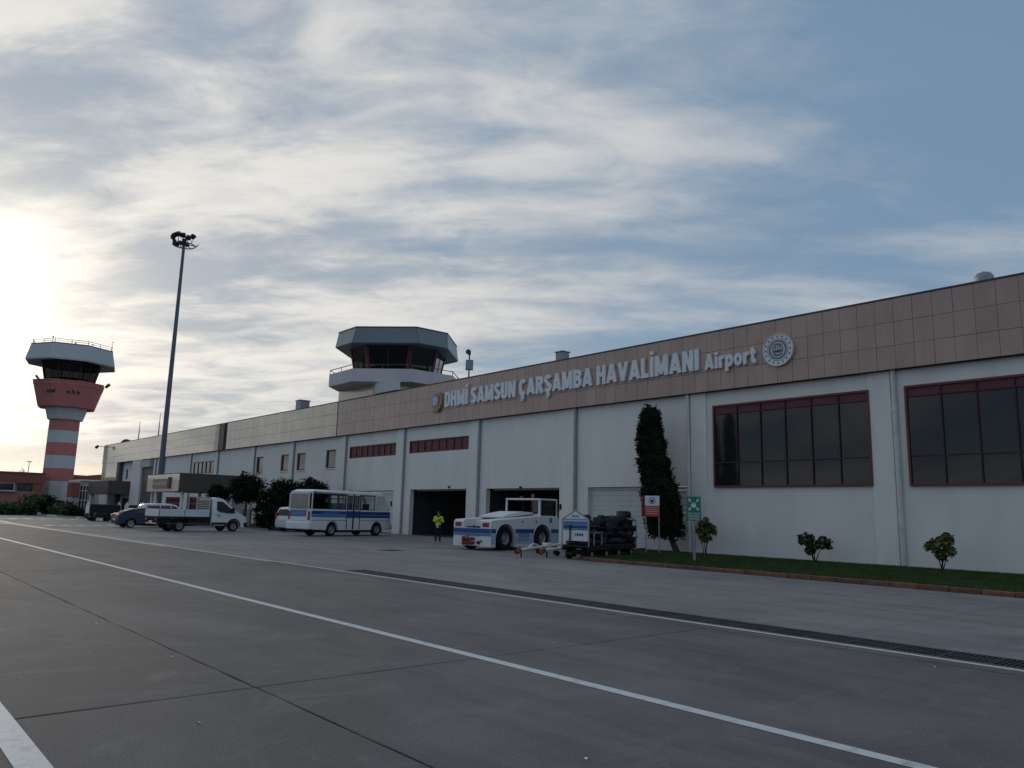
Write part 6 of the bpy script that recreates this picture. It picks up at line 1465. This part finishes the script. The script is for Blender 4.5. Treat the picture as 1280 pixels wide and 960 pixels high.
# red and white notice board on two posts
rp_, rq_ = ground(806, 690.5, 0.06), ground(826, 692.5, 0.065)
mid = (rp_+rq_)/2; d = rq_-rp_; rz_ = math.atan2(d.y, d.x); hw_ = math.hypot(d.x, d.y)/2
s_ = (mid-Vector((0, 0, CAMH))).dot(FW)/FPX
rz_ = R(30); hw_ = 0.31
t = thing('notice_board', 'red and white notice board on two thin posts by the cypress', 'sign', tuple(mid), rz_, local=True)
zt_ = (692-621)*s_; zm_ = (692-633.5)*s_; zb_ = (692-647)*s_
for x in (-hw_, hw_): MB().cyl((x, 0, -0.05), (x, 0, zt_-0.05), 0.026, 0.026, 10).build('post', GALV, t)
MB().cbox(-hw_-0.03, -0.055, zm_, hw_+0.03, -0.032, zt_, 0.005).build('upper_board', SIGNW, t)
MB().cbox(-hw_-0.03, -0.055, zb_, hw_+0.03, -0.032, zm_-0.01, 0.005).build('lower_board', SIGNR, t)
MB().box(-hw_-0.20, -0.052, zb_, -hw_-0.035, -0.03, zt_).build('side_board', SIGNRD, t)
ri = MB(); n = 24; zc = (zt_+zm_)/2; Rr = lambda r0, y: [(r0*math.cos(2*math.pi*i/n), y, zc+r0*math.sin(2*math.pi*i/n)) for i in range(n)]
ri.rings([Rr(.155, -.056), Rr(.155, -.061), Rr(.125, -.061), Rr(.125, -.056)], False); ri.build('symbol_ring', mat('sign_symbol', (0.16, 0.10, 0.20), 0.5), t)
MB().prism([(-0.07, zc-0.07), (0.0, zc-0.1), (0.07, zc-0.05), (0.08, zc+0.07), (0.0, zc+0.04), (-0.08, zc+0.08)], -0.061, -0.056, 'y').build('symbol', SIGNK, t)
for k in range(4):
    ww = [0.30, 0.34, 0.28, 0.32][k]; MB().box(-ww, -0.06, zm_-0.10-k*0.095, ww, -0.056, zm_-0.065-k*0.095).build('text_line', mat('sign_pale_pink', (0.60, 0.38, 0.36), 0.5), t)

# ================================================================== PERSON
def skin_mesh(name, joints, edges, m, parent, sub=2, root=0, zmat=None):
    me = bpy.data.meshes.new(name); me.from_pydata([j[:3] for j in joints], edges, [])
    o = bpy.data.objects.new(name, me); C.objects.link(o)
    sk = o.modifiers.new('s', 'SKIN'); sk.use_smooth_shade = True
    for i, j in enumerate(joints):
        r0 = j[3]; me.skin_vertices[0].data[i].radius = r0 if isinstance(r0, tuple) else (r0, r0)
        me.skin_vertices[0].data[i].use_root = (i == root)
    ss = o.modifiers.new('d', 'SUBSURF'); ss.levels = sub; ss.render_levels = sub
    dg = bpy.context.evaluated_depsgraph_get(); nm = bpy.data.meshes.new_from_object(o.evaluated_get(dg)); bpy.data.objects.remove(o)
    nm.materials.clear()
    for q in (m if isinstance(m, list) else [m]): nm.materials.append(q)
    if zmat:
        for p_ in nm.polygons: p_.material_index = zmat(p_.center)
    nm.shade_smooth(); nm.name = name
    o = bpy.data.objects.new(name, nm); C.objects.link(o); o.parent = parent; return o
pp = ground(547, 677.8); pz = math.atan2(pp.x, pp.y)
# figure faces the camera, arms folded in front of the chest, head bowed slightly
pt = thing('person', 'person in yellow-green hi-vis jacket and dark trousers standing before the open garage, arms folded', 'person', tuple(pp), -pz+R(8), local=True)
# local frame: person faces -y (towards the camera)
J = [(0, 0, 0.95, (.165, .115)), (0, 0.0, 1.12, (.15, .105)), (0, 0.01, 1.30, (.18, .12)), (0, 0.015, 1.43, (.13, .09)), (0, 0.005, 1.50, (.058, .058)), (0, -0.01, 1.56, (.062, .07)), (0, -0.02, 1.64, (.078, .095)), (0, -0.015, 1.71, (.066, .08)),
     (.10, 0, 0.88, .105), (.115, -.01, 0.50, .076), (.12, .02, 0.10, .052), (.13, -.12, 0.035, (.04, .03)),
     (-.10, 0, 0.88, .105), (-.115, -.01, 0.50, .076), (-.12, .02, 0.10, .052), (-.13, -.12, 0.035, (.04, .03)),
     (.19, .01, 1.42, .062), (.27, -.02, 1.16, .048), (.06, -.21, 1.20, .036), (-.03, -.235, 1.215, (.036, .02)),
     (-.19, .01, 1.42, .062), (-.27, -.02, 1.17, .048), (-.06, -.20, 1.27, .036), (.03, -.225, 1.285, (.036, .02))]
E_ = [(0, 1), (1, 2), (2, 3), (3, 4), (4, 5), (5, 6), (6, 7), (0, 8), (8, 9), (9, 10), (10, 11), (0, 12), (12, 13), (13, 14), (14, 15), (3, 16), (16, 17), (17, 18), (18, 19), (3, 20), (20, 21), (21, 22), (22, 23)]
def fingers(base, d, up, i0):
    d = Vector(d).normalized(); up = Vector(up).normalized()
    for k in range(4):
        off = (k-1.5)*0.019; ln = [0.065, 0.075, 0.07, 0.055][k]
        a = Vector(base)+up*off; b_ = a+d*ln*0.6; c = b_+d*ln*0.4+Vector((0, 0.012, -0.006))
        j = len(J); J.extend([(*a, .010), (*b_, .0085), (*c, .0075)]); E_.extend([(i0, j), (j, j+1), (j+1, j+2)])
    a = Vector(base)-d*0.05+up*0.04+Vector((0, -0.01, 0)); b_ = a+d*0.035+up*0.02; j = len(J); J.extend([(*a, .011), (*b_, .009)]); E_.extend([(i0, j), (j, j+1)])
fingers((-.075, -.225, 1.222), (-1, .25, .06), (0, 0, 1), 19); fingers((.075, -.215, 1.292), (1, .25, .05), (0, 0, 1), 23)
def zm(c):
    if c.z > 1.49: return 0
    if c.y < -0.16 and c.z > 1.1: return 0
    if c.z < 0.075: return 2
    return 1
skin_mesh('body', J, E_, [SKIN, TROUS, RUBBER], pt, 2, 0, zm)
JJ = [(0, 0.0, 0.80, (.185, .135)), (0, 0, 0.98, (.18, .132)), (0, 0.0, 1.14, (.175, .128)), (0, 0.01, 1.30, (.20, .138)), (0, 0.015, 1.425, (.15, .105)), (0, 0.01, 1.475, (.075, .075)),
      (.195, .01, 1.415, .078), (.275, -.02, 1.155, .064), (.10, -.185, 1.195, .050), (-.195, .01, 1.415, .078), (-.275, -.02, 1.165, .064), (-.10, -.175, 1.26, .050)]
EE = [(0, 1), (1, 2), (2, 3), (3, 4), (4, 5), (4, 6), (6, 7), (7, 8), (4, 9), (9, 10), (10, 11)]
skin_mesh('jacket', JJ, EE, [HIVIS, REFLEC, mat('jacket_dark', (0.02, 0.035, 0.03), 0.8)], pt, 2, 1, lambda c: 2 if c.z < 1.0 and abs(c.x+0.06) > 0.045 else (1 if (1.05 < c.z < 1.09 or (c.z < 1.0)) else 0))
hb2 = MB()
for k in range(6):
    z = 1.645+0.115*k/5; r0 = math.sqrt(max(0.0, 1-(k/5.2)**2)); hb2.add([], [])
hb2.rings([[(0.088*q*math.cos(2*math.pi*i/16), 0.002+0.108*q*math.sin(2*math.pi*i/16)+(0.0 if math.sin(2*math.pi*i/16) > -0.3 else 0.012), z) for i in range(16)] for q, z in ((0.98, 1.66), (1.02, 1.69), (0.95, 1.73), (0.72, 1.762), (0.35, 1.78))]); hb2.build('hair', HAIR, pt, smooth=True)
fc = MB(); fc.prism([(-0.012, 1.645), (0.012, 1.645), (0.006, 1.68), (-0.006, 1.68)], -0.135, -0.10, 'y'); fc.build('nose', SKIN, pt)
for s in (1, -1):
    MB().cyl((s*0.03, -0.112, 1.683), (s*0.03, -0.102, 1.683), 0.010, 0.010, 8).build('eye', HAIR, pt); MB().cbox(s*0.082-0.008, -0.01, 1.64, s*0.082+0.008, 0.025, 1.70, 0.006).build('ear', SKIN, pt)
MB().box(-0.022, -0.116, 1.612, 0.022, -0.100, 1.618).build('mouth', SIGNRD, pt)

# clean helper properties
for o in bpy.data.objects:
    if '_o' in o: del o['_o']
